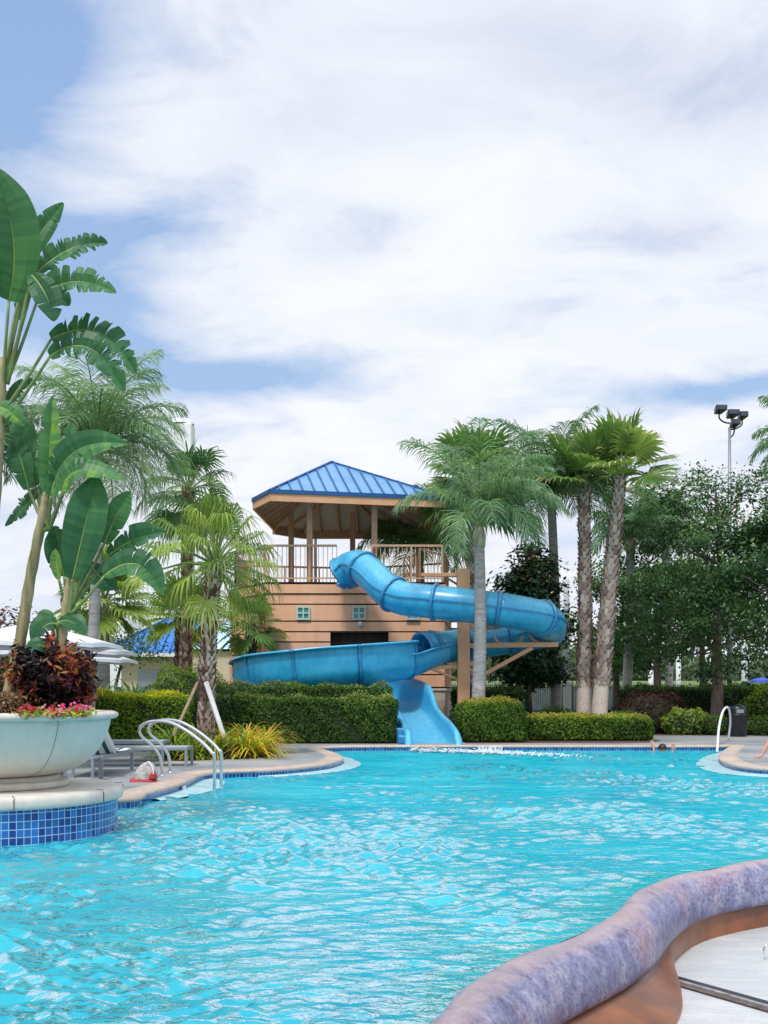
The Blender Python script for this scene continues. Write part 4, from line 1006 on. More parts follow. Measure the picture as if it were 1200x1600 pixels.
#==PART3==
# ------------------------------------------------------------------ hedges and shrubs
def hx(px,Y): return (px-600)/F*Y
hedge('hedge','clipped dark green box hedge in front, left of the slide exit',-3.78,.30,26.3,26.95,1.27,M['hedge'],'clipped hedges',dens=1500,size=.06,topvar=.30)
hedge('hedge','longer clipped hedge rising just behind the dark front hedge, under the open flume',-4.35,.16,27.0,27.5,1.57,M['hedge'],'clipped hedges',dens=1300,size=.06,topvar=.34)
hedge('hedge','bright yellow-green hedge with a sunny top, left of the propped palm',-8.6,-4.45,24.4,25.5,1.34,M['hedge_y'],'clipped hedges',dens=1300,size=.065,topvar=.42)
hedge('hedge','dark hedge stretch directly behind the propped palm trunk',-4.40,-3.55,25.3,26.2,1.30,M['hedge_d'],'clipped hedges',dens=1500,size=.06)
hedge('hedge','shaggy yellow-tipped hedge right of the slide exit, at the foot of the grey palm',1.90,3.50,26.95,27.6,1.17,M['hedge_m'],'clipped hedges',dens=1800,size=.06,topvar=.55,lump=.08)
hedge('hedge','low bright hedge along the far pool edge in front of the twin palms',3.68,6.88,27.7,28.8,.76,M['hedge_m'],'clipped hedges',dens=1700,size=.065,topvar=.45,lump=.04)
hedge('hedge','small hedge strip behind the tan support column',1.85,3.95,30.0,30.7,1.45,M['hedge_d'],'clipped hedges',dens=1200,size=.06,topvar=.5)
hedge('hedge','long dark hedge on the right behind the oak trunk and bin',7.7,17,34.3,35.6,1.50,M['hedge_d'],'clipped hedges',dens=700,size=.085,topvar=.45,lump=.12,rnd=.2)
hedge('hedge','dark hedge at the left behind the umbrellas',-14,-8.7,28,29.2,1.7,M['hedge_d'],'clipped hedges',dens=600,size=.08,lump=.12)
round_bush('dome_bush','large clipped dome bush rising behind the bright left hedge',(hx(290,29.6),29.6,.88),(1.2,1.0,1.22),M['hedge_m'],14000,.06,shell=.08)
round_bush('burgundy_shrub','dark burgundy-leaved shrub at the right end of the low hedge',(8.0,32.8,.55),(1.15,.8,.85),M['burg'],7000,.08,shell=.4)
round_bush('variegated_shrub','pale yellow-green broad-leaved shrub beside the oak trunk',(8.85,31.9,.40),(.72,.5,.50),M['variegated'],2600,.11,shell=.4)
round_bush('round_shrub','small round green shrub at the foot of the oak trunk',(9.6,31.6,.36),(.42,.4,.36),M['hedge'],2400,.06)
round_bush('round_shrub','yellow-green rounded shrub at the right edge behind the bin',(11.5,32.2,.85),(.85,.7,.75),M['hedge_y'],5000,.07,shell=.3)
round_bush('round_shrub','low green shrub at the right edge beside the bin',(10.9,31.4,.32),(.55,.4,.38),M['hedge'],2400,.07)
round_bush('round_shrub','small dark bush between the slide exit and the shaggy hedge',(1.95,27.9,.45),(.45,.4,.5),M['hedge_d'],1800,.07,shell=.5)
round_bush('round_shrub','loose green shrub behind the low hedge near the white post',(4.8,30.6,.55),(.6,.4,.42),M['hedge'],2200,.08,shell=.5)
round_bush('round_shrub','scrubby green bush just right of the twin palm bases',(6.9,31.5,.42),(.5,.4,.42),M['hedge'],1800,.08,shell=.5)
def blade_clump(name,label,c,n,L,mat,group,w=.035,var=(0,1),up=.9,spread=1.0):
    e=tag(empty(name,c),label,'plant',group); Q=[];A=[]
    for i in range(n):
        a=random.uniform(0,2*PI); e0=random.uniform(.35,1.35)*up; l=L*random.uniform(.6,1.15); p=Vector(c)+Vector((math.cos(a),math.sin(a),0))*random.uniform(0,.07)*spread
        h=Vector((math.cos(a),math.sin(a),0)); K=5; va=random.uniform(*var); prev=p; sd_=Vector((-math.sin(a),math.cos(a),0)); pw=w*.5
        for k in range(K):
            ee=e0-1.7*((k+.5)/K)**1.6*random.uniform(.7,1.1); d=h*math.cos(ee)+Vector((0,0,math.sin(ee))); q=prev+d*(l/K); cw=w*.5*(1.15,1.2,1.0,.7,.08)[k]
            Q.append([tuple(prev-sd_*pw),tuple(prev+sd_*pw),tuple(q+sd_*cw),tuple(q-sd_*cw)]); A.append(min(1,va+.05*k)); prev=q; pw=cw
    quads('blades',np.array(Q),np.array(A),mat,e); return e
fl_names=['green strappy clump nearest the handrail','green strappy clump behind the handrail','green clump at the foot of the palm trunk','mixed green and yellow clump in front of the white prop','yellow-striped clump at the middle of the bed','orange-tipped clump at the right end of the bed','bright yellow clump behind the orange one','yellow clump close to the paved curve','green clump at the back of the bed','short yellow-green clump along the front of the bed']
for k,(px,py,v0,v1) in enumerate([(272,1184,.0,.5),(268,1172,.0,.5),(310,1170,.0,.6),(335,1184,.1,.8),(372,1182,.3,.95),(412,1176,.55,1),(385,1166,.5,1),(398,1183,.4,.95),(345,1164,.0,.6),(302,1186,.1,.7)]):
    p=on(px,py); blade_clump('flax_clump',fl_names[k],(p.x,p.y,.135),150,.98 if k not in(9,) else .72,M['flax'],'flax clumps around the propped palm',.034,(v0,v1))
for k,(px,Y,lb) in enumerate([(150,28.6,'spiky cycad-like plant left of the small grey palm trunk'),(182,28.8,'spiky cycad-like plant right of the small grey palm trunk'),(212,29.2,'blue-green spiky plant beside the dome bush')]):
    blade_clump('spiky_plant',lb,(hx(px,Y),Y,.75),150,1.5,M['queen'],'spiky plants by the left hedge',.05,(.1,.6),1.0)

# ------------------------------------------------------------------ broadleaf trees
def broadleaf(name,label,base,fork,c,rad,nclump,nleaf,mat,size=.13,tr=.16,cat='tree',group=None,bark='bark',clump=.38,shape=None,aspect=.5,topred=0):
    e=tag(empty(name,base),label,cat,group); T=MB(); b=Vector(base); f=Vector(fork)
    T.tube(spline([b,b.lerp(f,.5)+Vector((.04,0,0)),f],6),[tr*(1.25-.45*i/12) for i in range(13)],12)
    tips=[]
    for k in range(nclump):
        while True:
            d=rng.uniform(-1,1,3)
            if np.linalg.norm(d)<1 and (np.linalg.norm(d)>.35): break
        if shape: d=shape(d)
        tips.append(Vector((c[0]+d[0]*rad[0],c[1]+d[1]*rad[1],c[2]+d[2]*rad[2])))
    tips.sort(key=lambda p:p.z)
    top=Vector((c[0],c[1],c[2]+rad[2]*.75)); lead=spline([f,f.lerp(top,.5)+Vector((.1,0,0)),top],8)
    T.tube(lead,[tr*.8*(1-.85*i/(len(lead)-1)) for i in range(len(lead))],8)
    for k,p in enumerate(tips):
        if k%3: continue
        t=min(.9,max(0,(p.z-f.z)/(top.z-f.z)-.18)); s=lead[int(t*(len(lead)-1))]; m_=s.lerp(p,.5)+Vector((0,0,-.12)); 
        T.tube(spline([s,m_,p],4),[.045*(1-.8*i/8)*tr/.16 for i in range(9)],5)
    T.build('trunk',M[bark],e,True)
    P=[];Va=[]
    for p in tips:
        n=int(nleaf*random.uniform(.6,1.3)); q=rng.normal(size=(n,3))*np.array([clump,clump,clump*.55])*random.uniform(.7,1.2); P.append(np.array(p)+q)
        Va.append(np.clip(.32+.32*q[:,2]/clump+rng.random(n)*.35+random.uniform(-.15,.2),0,.99))
    P=np.concatenate(P);Va=np.concatenate(Va)
    if topred: k_=(P[:,2]-c[2])/rad[2]; Va=np.clip(Va*.85+topred*np.clip(k_,0,1)*(rng.random(len(P))<.5+.4*np.sin(P[:,0]*4+P[:,2]*3)),0,1)
    nn=unit(P-np.array(c))+np.array([0,0,.9])
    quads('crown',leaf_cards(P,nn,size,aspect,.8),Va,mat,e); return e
Y=33.; broadleaf('oak_tree','live oak with a bare pale trunk forking low, standing before the dark hedge',(hx(1118,Y),Y,.13),(hx(1120,Y),Y,2.75),(hx(1118,Y),Y,5.2),(2.5,1.9,3.4),85,300,M['oak'],.12,.17,group='oaks on the right')
Y=39.; broadleaf('oak_tree','slimmer dark-trunked oak further back, left of the big oak',(hx(1025,Y),Y,.13),(hx(1026,Y),Y,2.9),(hx(1035,Y),Y,4.8),(2.5,1.9,2.6),60,260,M['oak'],.14,.14,group='oaks on the right',bark='darkbark')
Y=30.5; broadleaf('oak_tree','oak crown cut by the right edge of the photo',(hx(1262,Y),Y,.13),(hx(1262,Y),Y,2.6),(hx(1222,Y),Y,5.0),(1.6,1.6,2.5),44,300,M['oak'],.13,.15,group='oaks on the right')
Y=48.; broadleaf('oak_tree','distant oak seen between the two nearer oak trunks',(hx(1098,Y),Y,.14),(hx(1097,Y),Y,3),(hx(1090,Y),Y,5.8),(3.0,2.,3.0),40,240,M['oak'],.18,.16,group='oaks on the right',bark='darkbark')
Y=45.; broadleaf('oak_tree','distant leafy tree behind the twin palms',(hx(962,Y),Y,.14),(hx(962,Y),Y,2.4),(hx(975,Y),Y,4.6),(1.9,1.9,2.7),40,230,M['oak'],.16,.15,group='oaks on the right',bark='darkbark')
def cone(d): 
    t=(d[2]+1)/2; d=np.array(d); d[:2]*=(1.15-.75*t); return d
Y=32.3; broadleaf('magnolia_tree','dark glossy magnolia with rusty leaf undersides behind the slide bend',(hx(826,Y),Y,.13),(hx(826,Y),Y,1.3),(hx(833,Y),Y,3.55),(1.2,1.0,2.3),84,260,M['magn'],.17,.09,bark='darkbark',clump=.26,shape=cone,aspect=.42,topred=.45)
Y=26.5; broadleaf('twiggy_tree','sparse brownish twiggy tree at the left edge behind the bowl',(hx(-10,Y),Y,.13),(hx(-8,Y),Y,1.4),(hx(0,Y),Y,2.4),(1.1,1,1.0),26,120,M['burg'],.10,.07,bark='bark',clump=.3)
Y=33.5; broadleaf('small_tree','low loose dark tree beside the far blue roof',(hx(180,Y),Y,.13),(hx(181,Y),Y,1.6),(hx(190,Y),Y,2.75),(1.1,1,.6),13,110,M['oak'],.11,.07,bark='darkbark',clump=.35)

# ------------------------------------------------------------------ palms
AZG=[i*2.39996+.25*math.sin(i*5.1) for i in range(28)]
AZG=[(PI-a if (math.cos(a)<-.25 and i>5 and i%4) else a) for i,a in enumerate(AZG)]
Y=27.75; queen_palm('feather palm with a smooth pale grey trunk beside the tan support column',(hx(744,Y),Y,.13),(hx(749,Y),Y,rz(852,Y)),3.2,n=21,leafL=.95,r=(.185,.13),sv=.18,nl=60,lw=.030,droop=2.1,az=AZG,elevs=lambda k:R(87)-k*R(52))
Y=36.; queen_palm('feather palm whose crown shows between the roof eave and the grey-trunked palm',(hx(668,Y),Y,.13),(hx(655,Y),Y,rz(880,Y)),2.6,n=28,leafL=.95,nl=56,lw=.034)
Y=33.5; queen_palm('feather palm behind the slide bend, left of the twin palms',(hx(868,Y),Y,.13),(hx(862,Y),Y,rz(795,Y)),3.0,n=30,leafL=1.05,nl=60,lw=.032)
Y=40.; queen_palm('feather palm behind and right of the twin palms, dark trunk',(hx(976,Y),Y,.14),(hx(985,Y),Y,rz(860,Y)),2.6,n=28,leafL=.7,r=(.18,.16),nl=50,lw=.042)
Y=44.; queen_palm('distant feather palm between the twin palms and the oaks',(hx(1045,Y),Y,.14),(hx(1040,Y),Y,rz(850,Y)),2.6,n=26,leafL=.8,nl=44,lw=.05)
Y=23.5; queen_palm('tall feather palm behind the bowl planting, top left',(hx(135,Y),Y,.13),(hx(152,Y),Y,rz(735,Y)),2.55,n=34,leafL=1.0,sv=.2,nl=76,lw=.019,elevs=lambda k:R(84)-k*R(88),droop=2.0,r=(.13,.10))
Y=22.; queen_palm('feather palm mostly outside the left edge',(hx(-60,Y),Y,.13),(hx(-25,Y),Y,rz(740,Y)),1.7,n=26,leafL=.6,nl=46,lw=.026,r=(.14,.12))
Y=27.; queen_palm('feather palm mostly outside the right edge, high fronds entering the frame',(hx(1290,Y),Y,.13),(hx(1262,Y),Y,rz(730,Y)),1.9,n=24,leafL=.6,sv=.1,nl=44,lw=.032)
# fan palms
Y=31.8; fan_palm('fan palm rising directly behind the grey-trunked feather palm',(hx(735,Y),Y,.13),(hx(740,Y),Y,rz(755,Y)),1.15,n=30,r=(.15,.12),boot=dict(size=.16),pet=.9,droop=.5)
Y=32.; 
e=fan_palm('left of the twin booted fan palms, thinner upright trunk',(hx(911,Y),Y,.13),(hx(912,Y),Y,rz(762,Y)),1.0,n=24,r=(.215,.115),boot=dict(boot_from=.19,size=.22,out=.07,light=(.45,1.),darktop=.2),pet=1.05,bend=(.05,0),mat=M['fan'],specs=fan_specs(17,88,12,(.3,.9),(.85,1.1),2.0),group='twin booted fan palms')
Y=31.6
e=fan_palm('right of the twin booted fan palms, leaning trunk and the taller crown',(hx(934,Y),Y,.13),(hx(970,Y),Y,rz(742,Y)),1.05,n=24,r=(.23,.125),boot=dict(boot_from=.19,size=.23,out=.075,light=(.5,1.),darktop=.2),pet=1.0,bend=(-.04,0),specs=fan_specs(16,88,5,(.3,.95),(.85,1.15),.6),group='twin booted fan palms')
Y=32.5; fan_palm('tall fan palm left of the tower with its crown above the others',(hx(288,Y),Y,.13),(hx(294,Y),Y,rz(765,Y)),1.1,n=34,r=(.17,.13),boot=dict(size=.2,light=(.1,.6)),pet=.9,droop=1.0,lw=.75,mat=M['fan_b'],specs=fan_specs(34,84,-60,(.1,.7)))
Y=33.5; fan_palm('short fan palm below the tall one, before the far blue roof',(hx(283,Y),Y,.13),(hx(284,Y),Y,rz(962,Y)),.85,n=20,r=(.2,.17),boot=dict(size=.2,light=(.1,.8)),pet=.75,mat=M['fan_y'],droop=.3)
Y=30.6; fan_palm('small fan palm against the corner of the peach tower',(hx(393,Y),Y,.13),(hx(392,Y),Y,rz(975,Y)),.72,n=16,r=(.13,.11),boot=dict(size=.16,light=(.05,.35)),pet=.55,specs=fan_specs(16,70,-50,(.2,.8)))
Y=30.; fan_palm('cabbage palm with a smooth grey trunk behind the white umbrellas',(hx(163,Y),Y,.13),(hx(161,Y),Y,rz(940,Y)),.95,n=28,r=(.17,.17),boot=dict(),pet=.75,mat=M['fan_y'],trunkmat='ring',droop=.5)
Y=21.4; PE=Y
sp=[]
for i in range(40):
    k=i/39; sp.append((i*2.39996,R(84-125*k),random.uniform(.8,1.1),random.uniform(.1,.85)))
pe=fan_palm('booted fan palm held up by two leaning props in the flax bed',(hx(322,Y),Y,.135),(hx(335,Y),Y,rz(878,Y)),.92,r=(.165,.13),boot=dict(size=.14,out=.035,light=(.15,.9)),pet=1.0,mat=M['fan_y'],specs=sp,nseg=28,droop=1.9,lw=.60,bend=(-.05,0))
for lb,a,b,r_,mt in (('white leaning prop pole on the right of the booted palm',at(322,1066,Y-.22),Vector((hx(360,20.9),20.9,.14)),.05,M['white']),('bare wooden leaning prop on the left of the booted palm',at(309,1066,Y-.1),Vector((hx(256,20.7),20.7,.14)),.034,M['wood'])):
    m=MB(); m.tube([a,a.lerp(b,.5),b],r_,10); tag(m.build('prop_pole',mt,None,True),lb,'prop','props of the booted palm')

# ------------------------------------------------------------------ bird-of-paradise plants in the bowl
def blade_leaf(parent, P0,P1,P2,P3,width,up,splits=0,var=.5,cup=.25,name='leaf',onesided=0,ragged=.5,stalk=.016):
    """petiole P0->P1, blade along P1->P2->P3 (quadratic), torn into strips"""
    P0,P1,P2,P3=map(Vector,(P0,P1,P2,P3)); N=30; pts=[];
    ctrl=P2*2-(P1+P3)*.5
    for i in range(N+1):
        t=i/N; pts.append(P1*(1-t)**2+ctrl*2*t*(1-t)+P3*t*t)
    Q=[];A=[]; upv=Vector(up).normalized(); tears=set(random.sample(range(3,N-3),min(splits,N-6))) if splits else set()
    tn=[(pts[min(i+1,N)]-pts[max(i-1,0)]).normalized() for i in range(N+1)]; fr_=[]
    for t in tn:
        sd_=t.cross(upv).normalized(); fr_.append((sd_,sd_.cross(t).normalized()))
    for s_ in (-1,1):
        tr=set(random.sample(range(3,N-3),min(splits,N-6))) if splits else set()
        grp=0; sag=random.uniform(-.1,.1)
        for i in range(N):
            if i in tr: sag=random.uniform(-.35,.35); 
            a,b=pts[i],pts[i+1]; t=tn[i]; side,uu=fr_[i]; t1=tn[i+1]; side1,uu1=fr_[i+1]
            def wd(k):
                x=k/N; return width*.5*min(1,(math.sin(PI*min(1,x*.945+.05)))**.55*(1.0 if x<.75 else 1-.25*(x-.75)*4))
            w0,w1=wd(i),wd(i+1)
            if i in tr: w0*=.55
            if i+1 in tr: w1*=.90
            sl=.12 # margin sweeps toward the tip
            o0=side*s_*w0+uu*w0*(cup+sag)+t*w0*sl; o1=side1*s_*w1+uu1*w1*(cup+sag)+t1*w1*sl
            m0=o0*.5+uu*w0*.10; m1=o1*.5+uu1*w1*.10
            g=t*(.004)
            va=min(1,max(0,var+random.uniform(-.16,.16)+(.12 if s_>0 else -.06)))
            Q+=[[tuple(x) for x in q] for q in ((a,b,b+m1,a+m0),(a+m0,b+m1,b+o1,a+o0))]; A+=[va,va-.05]
    o=quads(name,np.array(Q),np.clip(np.array(A),0,1),M['bop'],parent)
    m=MB(); pm=(P0+P1)*.5+Vector((0,0,-.02)); m.tube(spline([P0,pm,P1],5),[stalk*(1.25-.4*i/10) for i in range(11)],8); m.build('leaf_stalk',M['stalk'],o,True)
    m=MB(); m.tube([p-upv*.004 for p in pts],[stalk*.62*(1-.85*i/N) for i in range(N+1)],6); m.build('midrib',M['midrib'],o,True)
    return o
def bop(name,label,base,stem,rad,leaves,Yb):
    e=tag(empty(name,base),label,'plant','bird-of-paradise plants in the bowl')
    m=MB(); P=spline(stem,8); m.tube(P,[rad[0]+(rad[1]-rad[0])*i/(len(P)-1)*1.0+.004*math.sin(i*1.9) for i in range(len(P))],12); m.build('stem',M['banana'],e,True)
    for s0,s1,s2,s3,w,up,sp_,va in leaves:
        dy=lambda q: Yb+(q[2] if len(q)>2 else 0)
        p=[at(q[0],q[1],dy(q)) for q in (s0,s1,s2,s3)]
        blade_leaf(e,*p,w,up,sp_,va)
    return e
Yb=PY-.15; pm=1/(F/Yb)
bs=lambda px,py,dy=0: at(px,py,Yb+dy)
bop('bird_of_paradise','tallest bird-of-paradise plant at the left edge, torn leaves fanning high above the bowl',tuple(bs(-28,1108)),[bs(-28,1108),bs(-18,900),bs(-6,720),bs(2,560)],(.08,.06),[
 ((0,640),(14,470,-.1),(20,365,-.25),(-12,262,-.35),.50,(.35,-1,.15),0,.45),
 ((5,600),(46,405,0),(66,360,.05),(99,317,.15),.21,(.5,-1,.1),1,.35),
 ((10,590),(56,428,0),(112,388,.1),(168,380,.2),.28,(.1,-1,.35),10,.3),
 ((10,600),(58,470,-.1),(115,440,-.1),(181,458,-.1),.30,(.1,-1,.4),8,.55),
 ((12,600),(50,430,-.2),(72,462,-.3),(84,502,-.35),.28,(.3,-1,.1),4,.35),
 ((12,600),(46,440,.2),(84,455,.4),(108,478,.5),.24,(.2,-1,.2),6,.3),
 ((8,640),(80,530,.1),(155,520,.1),(212,584,.05),.33,(.1,-1,.3),13,.3),
 ((6,660),(78,557,-.15),(142,545,-.2),(194,612,-.25),.33,(.1,-1,.3),14,.38),
 ((2,650),(12,640,.1),(32,606,.1),(57,602,.1),.17,(0,-.8,.6),2,.4),
 ((0,700),(-10,640,-.2),(10,640,-.3),(38,665,-.3),.2,(0,-.8,.6),3,.8),
 ((0,600),(40,415,.3),(35,440,.35),(30,500,.35),.2,(.3,-1,0),4,.2)],Yb)
bop('bird_of_paradise','middle bird-of-paradise plant leaning right with one leaf standing bolt upright',tuple(bs(8,1108,.1)),[bs(8,1108,.1),bs(30,1010,.1),bs(48,900,.05),bs(68,800,0),bs(74,770,0)],(.068,.04),[
 ((72,820),(74,780,0),(78,700,-.02),(82,620,.02),.215,(.15,-1,0),1,.8),
 ((74,830),(80,775,-.1),(118,705,-.12),(199,694,-.12),.30,(.1,-1,.3),4,.55),
 ((76,830),(98,768,-.2),(125,735,-.25),(193,750,-.25),.30,(.05,-.9,.5),5,.75),
 ((70,820),(45,765,.1),(30,712,.15),(18,690,.2),.26,(-.2,-1,.2),3,.25),
 ((70,820),(55,760,.2),(38,690,.3),(35,650,.4),.26,(.2,-1,.2),4,.4),
 ((70,830),(60,765,.15),(40,790,.2),(8,822,.2),.2,(0,-.8,.6),5,.2),
 ((68,830),(76,755,.25),(60,775,.3),(36,786,.35),.2,(0,-.8,.6),2,.2),
 ((74,820),(100,770,.15),(108,700,.3),(112,660,.4),.18,(.3,-1,.2),3,.35)],Yb)
bop('bird_of_paradise','right-hand bird-of-paradise plant with the broad flat leaf facing the pool',tuple(bs(84,1108,-.05)),[bs(88,1108,-.05),bs(95,1020,-.05),bs(106,930,-.05),bs(112,895,-.05)],(.05,.04),[
 ((108,960,-.1),(113,905,-.12),(134,815,-.2),(150,745,-.15),.40,(.15,-1,.12),0,.42),
 ((110,950,.1),(163,850,.1),(182,805,.1),(202,768,.12),.23,(.3,-1,.1),1,.5),
 ((110,950,.1),(170,868,.1),(212,842,.1),(258,831,.1),.26,(0,-1,.4),5,.32),
 ((110,960,-.1),(163,900,-.15),(215,882,-.15),(254,929,-.2),.30,(.1,-1,.4),3,.55),
 ((108,960,.2),(100,900,.2),(92,860,.2),(84,822,.25),.30,(-.2,-1,.1),1,.2),
 ((106,960,.05),(92,905,0),(88,880,0),(86,858,0),.13,(-.3,-1,.1),0,.95),
 ((110,950,.3),(140,880,.3),(160,905,.3),(182,920,.3),.24,(0,-.8,.6),3,.15),
 ((110,950,.25),(140,860,.25),(150,800,.3),(160,770,.35),.2,(.3,-1,.1),2,.3),
 ((96,1010,0),(92,972,-.1),(112,972,-.15),(134,992,-.2),.22,(0,-.8,.6),1,.2),
 ((94,1010,0),(88,975,-.1),(70,978,-.15),(50,1002,-.2),.22,(0,-.8,.6),2,.12),
 ((92,1020,0),(84,985,.1),(72,965,.1),(58,962,.1),.16,(0,-.8,.6),1,.3),
 ((90,1050,0),(78,1020,-.2),(60,1008,-.25),(40,1015,-.25),.16,(0,-.8,.6),0,.25)],Yb)
# croton, flowers and dry bark in the bowl
def croton(label,c,rad,n):
    e=tag(empty('croton_shrub',(c[0],c[1],1.18)),label,'shrub'); P=[];Va=[];N=[]
    for k in range(n):
        d=unit(rng.normal(size=3)); r=rng.random()**.35; p=np.array(c)+d*r*np.array(rad)*(1+.20*math.sin(d[0]*6+d[2]*8)+.10*math.sin(d[0]*17+d[2]*13))
        if p[2]<1.2: continue
        col=rng.normal(.4,.2)+ (.28*math.sin(p[0]*9+p[2]*6)); 
        for j in range(6): P.append(p+rng.normal(size=3)*np.array([.025,.025,.05])); Va.append(np.clip(col+rng.normal()*.10,0,.97)); N.append(d+np.array([0,0,.8]))
    quads('foliage',leaf_cards(np.array(P),np.array(N),.095,.30,1.1),np.array(Va),M['croton'],e)
    m=MB()
    for k in range(9): a=k*.7; m.tube([(c[0]+.03*math.cos(a),c[1]+.03*math.sin(a),1.17),(c[0]+.1*math.cos(a),c[1]+.1*math.sin(a),1.3),(c[0]+.28*math.cos(a),c[1]+.2*math.sin(a),1.52)],[.014,.011,.006],6)
    m.build('stem',M['darkbark'],e,True)
cc_=bs(74,1052,-.1); croton('red, orange and near-black croton bush in the middle of the bowl',(cc_.x,cc_.y,1.53),(.37,.32,.34),760)
cc_=bs(118,1035,.1); croton('darker purple croton sprigs on the right side of the bowl',(cc_.x,cc_.y,1.52),(.20,.2,.30),230)
for px,w,dy,lb,sd_,v0,v1 in ((45,.09,-.82,'small red begonia clump left of the croton foot',5,.0,.5),(92,.15,-.72,'cream and red begonia clump right of the croton foot',6,.3,1.0),(126,.075,-.5,'magenta begonia clump nearest the bowl rim on the right',7,.55,.85)):
    p=bs(px,1109,dy); e=tag(empty('begonia_clump',(p.x,p.y,1.17)),lb,'flowers','begonias in the bowl')
    n=130; P=np.array([p.x,p.y,1.218])+rng.normal(size=(n,3))*np.array([w*.55,.07,.028]); 
    q=np.sin(P[:,0]*31)*.25; quads('petals',leaf_cards(P,np.array([[0,-.5,1]]*n),.036,.85,.8),np.clip(v0+(v1-v0)*rng.random(n)+q*.5,0,1),M['petal'],e)
    n=150; P=np.array([p.x,p.y,1.20])+rng.normal(size=(n,3))*np.array([w*.8,.08,.02]); quads('leaves',leaf_cards(P,np.array([[0,-.3,1]]*n),.04,.7,.8),rng.random(n),M['hedge_y'],e)
p=bs(0,1100,-.4); e=tag(empty('dry_shrub',(p.x,p.y,1.18)),'low mound of dry brown foliage at the left edge of the bowl','plant')
n=1500; P=np.array([p.x,p.y,1.28])+rng.normal(size=(n,3))*np.array([.14,.12,.055]); M['dry']=leafmat('dry_leaf',[(0,(.09,.05,.03)),(1,(.42,.25,.13))],.8,.2); P[:,2]=np.maximum(P[:,2],1.19)
quads('foliage',leaf_cards(P,np.array([[0,-.3,1]]*n),.045,.5,.9),rng.random(n),M['dry'],e)

# ------------------------------------------------------------------ furniture on the left deck
def lounger(label,x0,x1,y0,y1,head,z=.13,seat=.34,back=.38,towel=False,towel_drape=True):
    """long axis along Y if y-span is larger, head at 'near','far' or flat"""
    e=tag(empty('sun_lounger',((x0+x1)/2,(y0+y1)/2,z)),label,'sun lounger','sun loungers on the left deck'); g=M['greymetal']; s=z+seat
    m=MB(); along_y=(y1-y0)>(x1-x0); t=.045
    m.box(x0,x1,y0,y0+t,s-.06,s); m.box(x0,x1,y1-t,y1,s-.06,s); m.box(x0,x0+t,y0+t,y1-t,s-.06,s); m.box(x1-t,x1,y0+t,y1-t,s-.06,s); bevel(m.build('frame',g,e),.008)
    for a in (x0+.0,x1-t):
        for b in (y0+.0,y1-t):
            l=MB(); l.box(a,a+t,b,b+t,z,s-.06); l.build('leg',g,e)
    m=MB()
    if head=='near':
        hy=y0+.72; m.box(x0+t,x1-t,hy,y1-t,s-.022,s-.005); m.build('sling',M['sling'],e)
        m=MB(); a=math.atan2(back,.62); m.beam(((x0+x1)/2,hy,s-.005),((x0+x1)/2,hy-.62,s+back),x1-x0-.06,.02); m.build('backrest',M['sling'],e)
    else:
        m.box(x0+t,x1-t,y0+t,y1-t,s-.022,s-.004); m.build('sling',M['sling'],e)
    return e
e=lounger('grey sun lounger draped with a white and dark green striped towel',-4.72,-4.05,15.65,17.6,'near')
# towel lying over the raised back and the seat
def towel(label,path,x0,x1,thick=.012):
    N=18; rows=[]
    for i in range(N+1):
        u=i/N; rows.append([Vector((x0+(x1-x0)*u,p[0],p[1]+.008*math.sin(u*9+k*.7))) for k,p in enumerate(path)])
    m=MB(); n=len(path); vs=[p for r_ in rows for p in r_]; m.add(vs,[(a*n+k,(a+1)*n+k,(a+1)*n+k+1,a*n+k+1) for a in range(N) for k in range(n-1)],.5)
    o=m.build('towel',M['stripe'],None,True); ul=o.data.uv_layers.new(name='UVMap')
    for lp_ in o.data.loops: a,k=divmod(lp_.vertex_index,n); ul.data[lp_.index].uv=(a/N,k/n)
    solid(o,thick,0); tag(o,label,'towel','striped towels'); return o
s=.47; pth=spline([Vector((17.25,s+.02,0)),Vector((16.8,s+.02,0)),Vector((16.42,s+.03,0)),Vector((16.1,s+.19,0)),Vector((15.78,s+.37,0)),Vector((15.68,s+.41,0)),Vector((15.70,s+.345,0)),Vector((15.9,s+.245,0)),Vector((16.15,s+.10,0)),Vector((16.33,s-.01,0))],4)
towel('green and white striped towel spread over the raised back of the lounger',[(p.x,p.y) for p in pth],-4.73,-4.02)
lounger('flat empty grey lounger pulled up to the flax bed',-4.95,-3.32,18.35,18.95,'flat',seat=.33)
lounger('grey lounger behind the striped one, half hidden by it',-5.3,-3.95,19.5,20.1,'flat',seat=.38)
p=on(103,1222); lounger('low grey lounger peeking out beside the bowl foot',-5.2,-4.35,14.2,14.8,'flat',seat=.24)
pth=spline([Vector((14.75,.385,0)),Vector((14.4,.39,0)),Vector((14.2,.385,0)),Vector((14.165,.3,0)),Vector((14.16,.16,0))],4)
towel('striped towel hanging over the low lounger beside the bowl foot',[(q.x,q.y) for q in pth],-4.54,-4.33)
